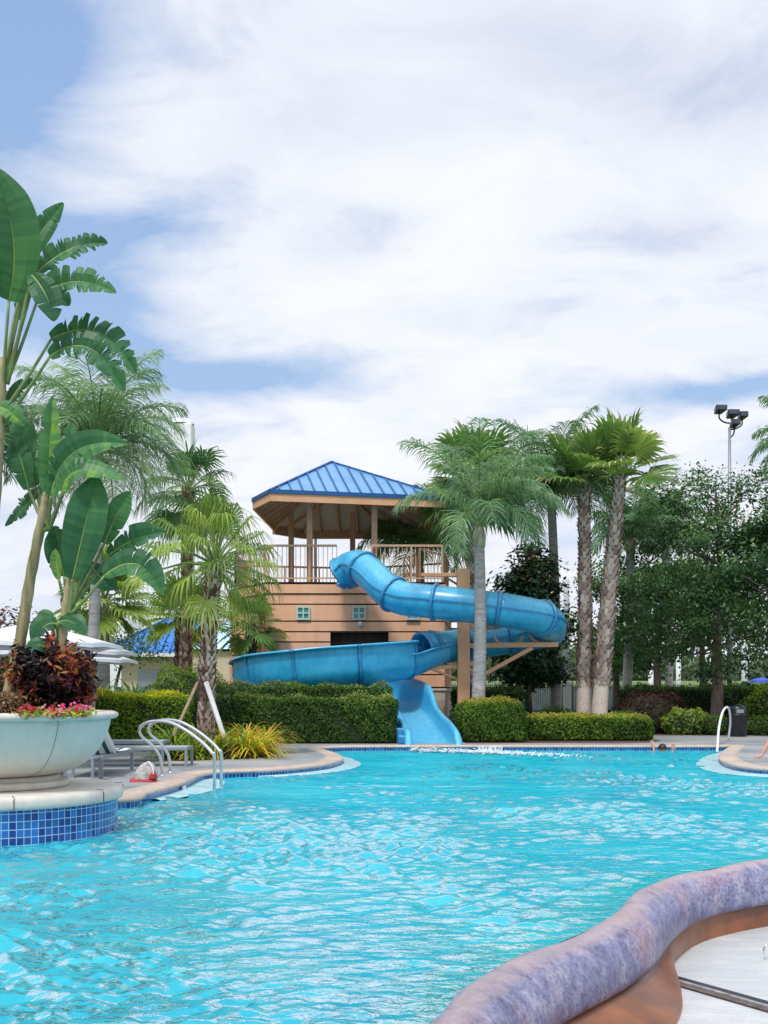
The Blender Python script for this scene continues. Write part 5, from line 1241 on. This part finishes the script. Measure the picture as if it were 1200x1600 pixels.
# side table with a folded cloth
q=on(146,1222); tb=tag(empty('side_table',(q.x-.2,q.y+.2,.13)),'small grey side table between the loungers','table'); m=MB(); m.box(q.x-.42,q.x+.0,q.y,q.y+.42,.44,.47); bevel(m.build('table_top',M['greymetal'],tb),.006)
for a in (q.x-.42,q.x-.035):
    for b in (q.y,q.y+.385): l=MB(); l.box(a,a+.035,b,b+.035,.13,.44); l.build('leg',M['greymetal'],tb)
m=MB(); 
vs=[];nx=10
for j in range(nx):
    for i in range(nx): vs.append((q.x-.30+.24*i/9,q.y+.04+.24*j/9,.474+.05*math.sin(PI*i/9)*math.sin(PI*j/9)*(1+.3*math.sin(i*2.1+j))))
m.add(vs,[(j*nx+i,j*nx+i+1,(j+1)*nx+i+1,(j+1)*nx+i) for j in range(nx-1) for i in range(nx-1)],.5)
o=m.build('folded_cloth',M['blue'],None,True); tag(o,'crumpled blue cloth lying on the side table','cloth')
# beach bag
c=on(226,1221); bg_=tag(empty('beach_bag',(c.x,c.y,.13)),'slumped pale grey beach bag with a red base and red end on the deck','bag')
def superblob(name,cx,cy,z0,rx,ry,h,mat,parent,lean=0,seed=0,sag=.12):
    m=MB(); nu,nv=22,10; vs=[]
    for j in range(nv+1):
        t=j/nv; r=(1-t**2.2)**.6; z=z0+h*t
        for i in range(nu):
            a=2*PI*i/nu; rr=r*(1+sag*math.sin(a*3+seed+t*4)*(1-t)); vs.append((cx+rx*rr*math.cos(a)+lean*t,cy+ry*rr*math.sin(a),z+.02*math.sin(a*2+seed)*t))
    m.add(vs,[(j*nu+i,j*nu+(i+1)%nu,(j+1)*nu+(i+1)%nu,(j+1)*nu+i) for j in range(nv) for i in range(nu)]+[tuple(range(nu*nv,nu*(nv+1)))],.5)
    return m.build(name,mat,parent,True)
superblob('bag_body',c.x,c.y+.02,.165,.165,.12,.23,plain('bag_cloth',(.42,.40,.38),.9,var=.3,scale=14,bmp=.4),bg_,.05,1)
superblob('bag_base',c.x-.015,c.y,.13,.20,.15,.06,M['red'],bg_,0,2,.05)
superblob('bag_end',c.x+.125,c.y-.03,.175,.055,.09,.12,M['red'],bg_,0,3,.05)
m=MB(); m.tube(spline([(c.x+.02,c.y-.02,.36),(c.x+.07,c.y-.06,.41),(c.x+.13,c.y-.10,.33),(c.x+.15,c.y-.11,.24)],5),.011,6); m.build('strap',M['white'],bg_,True)
# umbrellas
def umbrella(label,px,Y,rad,zt,zb):
    x=hx(px,Y); e=tag(empty('umbrella',(x,Y,.13)),label,'umbrella','white umbrellas on the left deck'); m=MB(); n=8; R_=5; vs=[(x,Y,zt)]
    for k in range(1,R_+1):
        t=k/R_
        for i in range(n*4):
            a=2*PI*i/(n*4)+.2; f=(i%4)/4; sc=1-.08*math.sin(PI*f)*1; sagz=-.05*math.sin(PI*f)*t
            vs.append((x+rad*t*sc*math.cos(a),Y+rad*t*sc*math.sin(a),zt-(zt-zb)*(t**1.12)+sagz*-.6))
    N=n*4; fs=[(0,1+i,1+(i+1)%N) for i in range(N)]+[(1+(k-1)*N+i,1+k*N+i,1+k*N+(i+1)%N,1+(k-1)*N+(i+1)%N) for k in range(1,R_) for i in range(N)]
    m.add(vs,fs,.5); ca=m.build('canopy',M['whitefab'],e,True); solid(ca,.012)
    va=MB(); N=32; L0=R_; base_=1+(R_-1)*N; rim=[Vector(v) for v in vs[base_:base_+N]]
    va.add(rim+[p-Vector((0,0,.06)) for p in rim],[(i,(i+1)%N,N+(i+1)%N,N+i) for i in range(N)],.5); va.build('valance',M['whitefab'],ca,True)
    m=MB(); m.tube([(x,Y,.13),(x,Y,zt)],.022,10); m.build('pole',M['palegrey'],e,True)
    m=MB()
    for i in range(n): a=2*PI*i/n+.2; m.beam((x,Y,zt-.06),(x+rad*.97*math.cos(a),Y+rad*.97*math.sin(a),zb+.01),.015,.02)
    m.build('ribs',M['greymetal'],e)
    m=MB(); m.lathe([(.26,.13),(.26,.18),(.05,.2),(.03,.3)],(x,Y),24); m.build('base',M['greymetal'],e,True)
umbrella('nearest of the three white umbrellas, its canopy sitting highest',46,18.0,1.50,2.52,2.15)
umbrella('middle one of the three overlapping white umbrellas',99,21.0,1.40,2.52,2.13)
umbrella('furthest of the three white umbrellas, its canopy sitting lowest',125,24.0,1.24,2.42,2.06)
# handrails
rail=[(254,1211),(250,1183),(237,1164),(222,1151),(218,1140),(227,1130),(247,1126.5),(269,1130),(295,1144),(317,1161),(331,1176),(335,1187),(335,1240)]
def handrail(label,dY,group):
    P=[]; n=len(rail)
    for k,(px,py) in enumerate(rail):
        Y=16.45+(14.85-16.45)*min(1,k/(n-3)); p=at(px,py,Y); p.y+=dY; P.append(p)
    P[0].z=.13; P[-1].z=-.25
    e=tag(empty('handrail',(P[0].x,P[0].y,.13)),label,'handrail',group); m=MB(); m.tube(spline(P,6),.024,12); m.build('rail',M['steel'],e,True)
    m=MB(); m.lathe([(.0,.14),(.045,.14),(.05,.13)],(P[0].x,P[0].y),16); m.build('foot_plate',M['steel'],e,True)
handrail('nearer of the paired curved steel grab rails at the left steps',0,'grab rails at the left steps'); handrail('further of the paired curved steel grab rails at the left steps',.62,'grab rails at the left steps')
P=[on(1138,1153)]; Y0=P[0].y
rp_=[at(1138,1153,28.2),at(1141,1130,28.0),at(1140,1112,27.7),at(1136,1105,27.3),at(1129,1113,26.7),at(1123,1140,25.9),at(1120,1176,25.1)]; rp_[0].z=.13; rp_[-1].z=-.15
m=MB(); m.tube(spline(rp_,6),.028,12); tag(m.build('handrail',M['white'],None,True),'pale curved grab rail at the far right corner in front of the bin','handrail')
rp_=[on(1194,1168,.13),at(1196,1152,18.6),at(1190,1148,18.2),at(1184,1160,17.9),at(1182,1180,17.7),at(1181,1207,17.6)]; rp_[0].z=.13; rp_[-1].z=-.05
# bin
Y=30.6; x=hx(1152,Y); bn=tag(empty('litter_bin',(x,Y,.13)),'black round litter bin with a hooded lid by the far right hedge','bin')
m=MB(); m.lathe([(.01,.132),(.24,.132),(.25,.16),(.25,.70),(.265,.72),(.265,.75),(.24,.76)],(x,Y),28); m.build('bin_body',M['black'],bn,True)
for k in range(20): a=2*PI*k/20; m=MB()
m=MB()
for k in range(20): a=2*PI*k/20; m.beam((x+.252*math.cos(a),Y+.252*math.sin(a),.17),(x+.252*math.cos(a),Y+.252*math.sin(a),.69),.03,.012)
m.build('slats',M['black'],bn)
m=MB(); m.lathe([(.24,.76),(.245,.90),(.20,.98),(.10,1.02),(.0,1.03)],(x,Y),28); m.build('lid',M['black'],bn,True)
m=MB(); m.box(x-.10,x+.10,Y-.252,Y-.2,.79,.89); m.build('opening',M['greymetal'],bn)

# ------------------------------------------------------------------ far things
M['screen']=plain('windscreen_mesh',(.10,.14,.15),.8,var=.2,scale=1.2)
Y=60; fe=tag(empty('metal_fence',(hx(950,Y),Y,.15)),'black metal picket fence running across behind the trees','fence')
x0=hx(690,Y)
for k in range(9):
    a=x0+k*2.4; m=MB(); m.beam((a,Y,.35),(a+2.4,Y,.35),.035,.04); m.beam((a,Y,1.72),(a+2.4,Y,1.72),.035,.04)
    for j in range(20): m.beam((a+.06+j*.12,Y,.2),(a+.06+j*.12,Y,1.85),.02,.02)
    m.build('picket_panel',M['black'],fe); ws_=MB(); ws_.box(a+.04,a+2.36,Y+.06,Y+.08,.2,1.66); ws_.build('windscreen',M['screen'],fe); m=MB(); m.box(a-.035,a+.035,Y-.035,Y+.035,.13,1.95); m.build('post',M['black'],fe)
def post(name,label,px,Y,pt,w,mat,cap=False,round_=False,zb=.13,cat='post'):
    x=hx(px,Y); zt=rz(pt,Y); e=tag(empty(name,(x,Y,zb)),label,cat); m=MB()
    if round_: m.tube([(x,Y,zb),(x,Y,zt)],[w/2,w/2*.85],14)
    else: m.box(x-w/2,x+w/2,Y-w/2,Y+w/2,zb,zt)
    o=m.build('shaft',mat,e,round_); 
    if not round_: bevel(o,.01)
    if cap: 
        m=MB(); m.box(x-w*.62,x+w*.62,Y-w*.62,Y+w*.62,zt,zt+.06); m.lathe([(w*.5,zt+.06),(w*.15,zt+.14),(w*.18,zt+.2),(.0,zt+.25)],(x,Y),12); m.build('cap',mat,e)
post('gate_post','white gate post with a cap, left of the magnolia trunk',803,36,1074,.20,M['white'],True)
post('gate_post','taller white post right of the magnolia trunk',887,34,1070,.20,M['white'],True)
post('tall_pole','tall pale grey pole rising behind the magnolia',885,38,905,.22,M['palegrey'],False,True,cat='pole')
post('distant_pole','white pole standing far beyond the fence between the oak trunks',1060,78,1008,.38,M['white'],False,True,cat='pole')
post('distant_pole','pale pole far away just right of the floodlight mast',1163,70,1005,.42,M['palegrey'],False,True,cat='pole')
post('distant_pole','short white pole beyond the fence, left of the dark oak trunk',1017,78,1030,.4,M['white'],False,True,cat='pole')
post('fence_marker','thin white stake right of the twin palms',982,45,1045,.08,M['white'],cat='post')
# floodlight mast
M['darklens']=plain('dark_lens',(.05,.07,.10),.25)
Y=38; x=hx(1140,Y); fm_=tag(empty('floodlight_mast',(x,Y,.13)),'tall thin mast carrying four dark floodlights above the oaks','floodlight')
m=MB(); m.tube([(x,Y,.13),(x,Y,5),(x,Y,rz(668,Y))],[.10,.08,.05],12); m.build('mast',M['greymetal'],fm_,True)
for px,py,w in ((1124,641,.40),(1143,648,.42),(1159,651,.30),(1147,663,.30)):
    c=at(px,py,Y); f=MB(); d=-.18
    f.add([(c.x-w/2,Y-.28,c.z-.06),(c.x+w/2,Y-.28,c.z-.06),(c.x+w/2,Y-.28,c.z+.13),(c.x-w/2,Y-.28,c.z+.13),(c.x-w*.32,Y+.2,c.z-.10),(c.x+w*.32,Y+.2,c.z-.10),(c.x+w*.32,Y+.2,c.z+.10),(c.x-w*.32,Y+.2,c.z+.10)],[(0,1,2,3),(5,4,7,6),(0,4,5,1),(1,5,6,2),(2,6,7,3),(3,7,4,0)],.5)
    lo=f.build('lamp_head',M['black'],fm_); bevel(lo,.02); f=MB(); f.box(c.x-w*.42,c.x+w*.42,Y-.292,Y-.283,c.z-.035,c.z+.105); f.build('lens',M['darklens'],lo)
    b=MB(); b.tube(spline([(c.x,Y,c.z-.08),(c.x,Y,c.z-.28),(c.x+(x-c.x)*.5,Y,c.z-.42),(x,Y,c.z-.45)],4),.028,7); b.build('bracket',M['black'],fm_,True)
# street lamp behind the tower
Y=48; x=hx(493,Y); sl_=tag(empty('street_lamp',(x,Y,.13)),'dark street lamp seen through the open tower deck','street lamp')
m=MB(); m.tube([(x,Y,.13),(x,Y,rz(820,Y))],[.09,.06],10); m.build('pole',M['darkbark'],sl_,True); m=MB(); m.box(x,x+.5,Y-.1,Y+.1,rz(824,Y),rz(820,Y)); bevel(m.build('lamp_head',M['black'],sl_),.02)
# blue-roofed pavilion left of the tower
Y=45; x0,x1=hx(150,Y),hx(420,Y); ez_=rz(1020,Y); pv=tag(empty('pavilion',((x0+x1)/2,Y+3,.13)),'cream pavilion with a wide blue metal roof left of the slide tower','building')
m=MB(); m.box(x0+.9,x1,Y+.6,Y+6,.13,ez_-.12); m.build('wall',M['cream'],pv)
for k,(a,b) in enumerate(((x0+1.6,x0+2.6),(x0+4.2,x0+5.2))): m=MB(); m.box(a,b,Y+.55,Y+.6,1.1,2.3); m.build('window',M['greymetal'],pv)
rzp=rz(962,Y+3.2); A=Vector((x0,Y,ez_)); B=Vector((x1,Y,ez_)); C3=Vector((x1,Y+3.2,rzp)); D3=Vector((x0+2.6,Y+3.2,rzp)); E3=Vector((x0,Y+6.4,ez_)); F3=Vector((x1,Y+6.4,ez_))
m=MB(); m.add([A,B,C3,D3,E3,F3],[(0,1,2,3),(0,3,4),(3,2,5,4)],.5); r1=m.build('roof',M['farroof'],pv)
m=MB()
k=.3
while k<(x1-x0)-.2:
    t=min(1,k/2.6); p=A+Vector((k,0,.02)); m.beam(p,p+Vector((0,3.2*t,(rzp-ez_)*t)),.05,.06); k+=.34
m.beam(A,D3,.14,.08); m.build('seams',M['roofrib'],r1)
m=MB(); m.box(x0,x1,Y-.05,Y+.05,ez_-.16,ez_-.01); m.build('fascia',M['white'],pv)
# lean-to gable crossing the pavilion roof
gx=hx(345,Y-1.5); g0=Vector((hx(290,Y-1.5),Y-1.5,ez_+.1)); g1=Vector((gx+.4,Y-.5,rzp-.1)); g2=Vector((gx+2.4,Y-1.5,ez_+.1)); g3=g2+Vector((0,4,0)); g4=g1+Vector((0,4,0)); g5=g0+Vector((0,4,0))
m=MB(); m.add([g0,g1,g4,g5,g2,g3],[(0,3,2,1),(1,2,5,4),(0,1,4)],.5); m.build('gable_roof',M['roof'],pv)
m=MB(); m.beam(g0+Vector((0,-.05,0)),g1+Vector((0,-.05,0)),.18,.22); m.beam(g1+Vector((0,-.05,0)),g2+Vector((0,-.05,0)),.18,.22); m.build('gable_trim',M['white'],pv)
m=MB(); m.box(g0.x+.2,g2.x-.2,Y-1.3,Y+.5,.13,ez_+.02); m.build('gable_wall',M['cream'],pv)
# white hotel block and tower behind
Y=75; x0,x1=hx(95,Y),hx(272,Y); hb=tag(empty('white_building',((x0+x1)/2,Y+3,.13)),'plain white flat-roofed building with a roof railing behind the palms','building')
m=MB(); m.box(x0,x1,Y,Y+9,.13,rz(946,Y)); m.build('wall',M['whitewall'],hb); m=MB(); m.box(x0-.2,x1+.2,Y-.25,Y,rz(1003,Y),rz(998,Y)); m.build('ledge',M['greymetal'],hb)
m=MB(); zt=rz(934,Y); zb=rz(946,Y); m.beam((x0,Y+.1,zt),(x1,Y+.1,zt),.06,.06)
for k in range(int((x1-x0)/.28)): m.beam((x0+k*.28,Y+.1,zb),(x0+k*.28,Y+.1,zt),.04 if k%8 else .1,.04 if k%8 else .1)
m.build('roof_railing',M['darkbark'],hb)
for k in range(4): m=MB(); a=x0+1+k*1.8; m.box(a,a+1,Y-.03,Y,rz(990,Y),rz(965,Y)); m.build('window',M['palegrey'],hb)
Y=88; xc=hx(284,Y); tw2=tag(empty('white_tower',(xc,Y,.13)),'slim white tower top showing just above the tall fan palm','tower')
m=MB(); m.box(xc-.95,xc+.95,Y-.9,Y+.9,.13,rz(664,Y)); bevel(m.build('shaft',M['whitewall'],tw2),.15,3)
m=MB(); m.lathe([(1.0,rz(664,Y)),(.95,rz(659,Y)),(.6,rz(655.5,Y)),(0,rz(655,Y))],(xc,Y),32); m.build('cap',M['whitewall'],tw2,True)
# a blue canopy far right
Y=60; x=hx(1190,Y); cn=tag(empty('blue_canopy',(x,Y,.15)),'bright blue canopy at the far right beyond the hedge','canopy')
m=MB(); m.lathe([(.0,rz(1058,Y)),(.65,rz(1063,Y)),(.72,rz(1067,Y))],(x,Y),8); m.build('canopy_top',M['blue'],cn); m=MB(); m.tube([(x,Y,.15),(x,Y,rz(1060,Y))],.04,8); m.build('pole',M['palegrey'],cn)
# distant woods as one mass
P=[];Va=[]
for k in range(420):
    X=random.uniform(-75,90); Yd=random.uniform(118,150); h=random.uniform(2.5,6.5)*(1+.35*math.sin(X*.13)); q=rng.normal(size=(70,3))*np.array([1.5,1.2,h*.26])+np.array([X,Yd,2.0+h*.5]); P.append(q); Va.append(np.clip(rng.random(70)*.5+(q[:,2]-2)/9*.5+random.uniform(-.2,.2),0,1))
o=quads('distant_woods',leaf_cards(np.concatenate(P),np.array([[0,-1,.6]]*(420*70)),.9,.7,.8),np.concatenate(Va),M['woods'] if 'woods' in M else leafmat('wood_leaf',[(0,(.05,.08,.05)),(.6,(.10,.15,.08)),(1,(.22,.24,.15))],.7,.2)); o['kind']='stuff'

# ------------------------------------------------------------------ people
def skin_body(name,nodes,edges,mat,parent,sub=2):
    me=bpy.data.meshes.new(name); me.from_pydata([n[0] for n in nodes],edges,[]); o=bpy.data.objects.new(name,me); COL.objects.link(o)
    me.materials.append(mat); sm=o.modifiers.new('skin','SKIN'); sm.use_smooth_shade=True
    for i,n in enumerate(nodes): v=me.skin_vertices[0].data[i]; v.radius=(n[1],n[1] if len(n)<3 else n[2]); v.use_root=(i==0)
    s_=o.modifiers.new('sub','SUBSURF'); s_.levels=sub; s_.render_levels=sub
    if parent: attach(o,parent)
    return o
def hand_nodes(nodes,edges,wrist_i,palm,dirv,side,L=.17,curl=.3,r=.009):
    """palm vertex then five unequal fingers"""
    d=Vector(dirv).normalized(); s_=Vector(side).normalized(); up=s_.cross(d); W=Vector(nodes[wrist_i][0])
    b=len(nodes); pc=W+d*L*.45; nodes.append((tuple(pc),.030,.018)); edges.append((wrist_i,b))
    for k,(off,ln) in enumerate(((-.033,.062),(-.011,.075),(.011,.07),(.032,.055))):
        a=pc+d*L*.08+s_*off; p1=a+(d+s_*off*4).normalized()*ln*.55; p2=p1+(d-up*curl).normalized()*ln*.45
        i=len(nodes); nodes+= [(tuple(a),r*1.05),(tuple(p1),r),(tuple(p2),r*.85)]; edges+=[(b,i),(i,i+1),(i+1,i+2)]
    a=W+d*L*.2-s_*.036; p1=a+(d*.6-s_*.8)*.045; p2=p1+(d*.9-s_*.3-up*curl*.5).normalized()*.03; i=len(nodes)
    nodes+=[(tuple(a),r*1.3),(tuple(p1),r*1.1),(tuple(p2),r*.9)]; edges+=[(b,i),(i,i+1),(i+1,i+2)]
# swimmer: head at the surface, both forearms out of the water
sw=tag(empty('person',(hx(1034,25.2),25.2,0)),'swimmer with dark wet hair low in the water near the far wall, one arm raised','person')
hc=Vector((hx(1035,25.2),25.2,.045)); V_=lambda x,y,z:(hc.x+x,hc.y+y,hc.z+z)
nodes=[(V_(.02,.05,-.62),.13,.11),(V_(.01,.03,-.42),.145,.12),(V_(0,.02,-.24),.12,.10),(V_(0,.01,-.15),.058),(V_(0,0,-.03),.085,.095),(V_(0,0,.06),.083,.10),
 (V_(-.17,.02,-.26),.055),(V_(-.27,-.12,-.20),.042),(V_(-.235,-.16,.02),.030),(V_(-.245,-.16,.07),.026),
 (V_(.17,.02,-.26),.055),(V_(.24,-.14,-.16),.042),(V_(.175,-.22,-.04),.030),(V_(.17,-.22,.0),.026)]
edges=[(0,1),(1,2),(2,3),(3,4),(4,5),(2,6),(6,7),(7,8),(8,9),(2,10),(10,11),(11,12),(12,13)]
hand_nodes(nodes,edges,9,None,(-.25,0,1),(1,.1,.2),r=.010); hand_nodes(nodes,edges,13,None,(.1,-.3,1),(-1,.1,.1),r=.010)
b=skin_body('body',nodes,edges,M['skin'],sw)
m=MB(); nu,nv=20,10; vs=[]
for j in range(nv+1):
    ph=PI*.5*j/nv*1.15
    for i in range(nu):
        a=2*PI*i/nu; rr=1+.04*math.sin(a*7+j); vs.append((hc.x+.098*rr*math.sin(ph)*math.cos(a),hc.y-.012+.112*rr*math.sin(ph)*math.sin(a),hc.z+.035+.108*math.cos(ph)))
m.add(vs,[(j*nu+i,j*nu+(i+1)%nu,(j+1)*nu+(i+1)%nu,(j+1)*nu+i) for j in range(nv) for i in range(nu)],.5); m.build('hair',M['hair'],sw,True)
# sunbather at the right edge: leaning back on one arm, mostly outside the frame
g0=on(1222,1186,.13); by=tag(empty('person',(g0.x,g0.y,.13)),'person in red seated on the right-hand deck point, leaning on one arm','person')
W=lambda x,y,z:(g0.x+x,g0.y+y,.13+z)
nodes=[(W(0,0,.11),.15,.12),(W(.03,.05,.30),.125,.095),(W(.08,.08,.50),.155,.10),(W(.09,.08,.60),.055),(W(.08,.06,.72),.08,.095),(W(.08,.05,.81),.078,.09),
 (W(-.10,.06,.53),.052),(W(-.22,.10,.30),.042),(W(-.36,.08,.05),.028),
 (W(.26,.05,.52),.052),(W(.33,-.12,.33),.040),(W(.24,-.30,.30),.028),
 (W(-.10,-.10,.10),.09),(W(-.24,-.42,.33),.062),(W(-.32,-.62,.06),.042),(W(-.40,-.80,.03),.034),
 (W(.12,-.10,.10),.09),(W(.14,-.50,.36),.062),(W(.10,-.72,.06),.042),(W(.08,-.92,.03),.034)]
edges=[(0,1),(1,2),(2,3),(3,4),(4,5),(2,6),(6,7),(7,8),(2,9),(9,10),(10,11),(0,12),(12,13),(13,14),(14,15),(0,16),(16,17),(17,18),(18,19)]
hand_nodes(nodes,edges,8,None,(-.9,-.3,-.15),(0.1,-1,0)); hand_nodes(nodes,edges,11,None,(-.5,-.8,-.2),(1,-.3,0))
skin_body('body',nodes,edges,M['skin'],by)
nodes=[(W(0,0,.11),.16,.13),(W(.03,.05,.30),.135,.105),(W(.075,.075,.47),.165,.11)]; skin_body('swimsuit',nodes,[(0,1),(1,2)],M['red'],by)
m=MB(); vs=[]; h2=Vector(W(.08,.06,.80))
for j in range(11):
    ph=PI*.62*j/10
    for i in range(20): a=2*PI*i/20; vs.append((h2.x+.098*math.sin(ph)*math.cos(a),h2.y+.03+.108*math.sin(ph)*math.sin(a),h2.z+.02+.105*math.cos(ph)))
m.add(vs,[(j*20+i,j*20+(i+1)%20,(j+1)*20+(i+1)%20,(j+1)*20+i) for j in range(10) for i in range(20)],.5); m.build('hair',M['hair'],by,True)
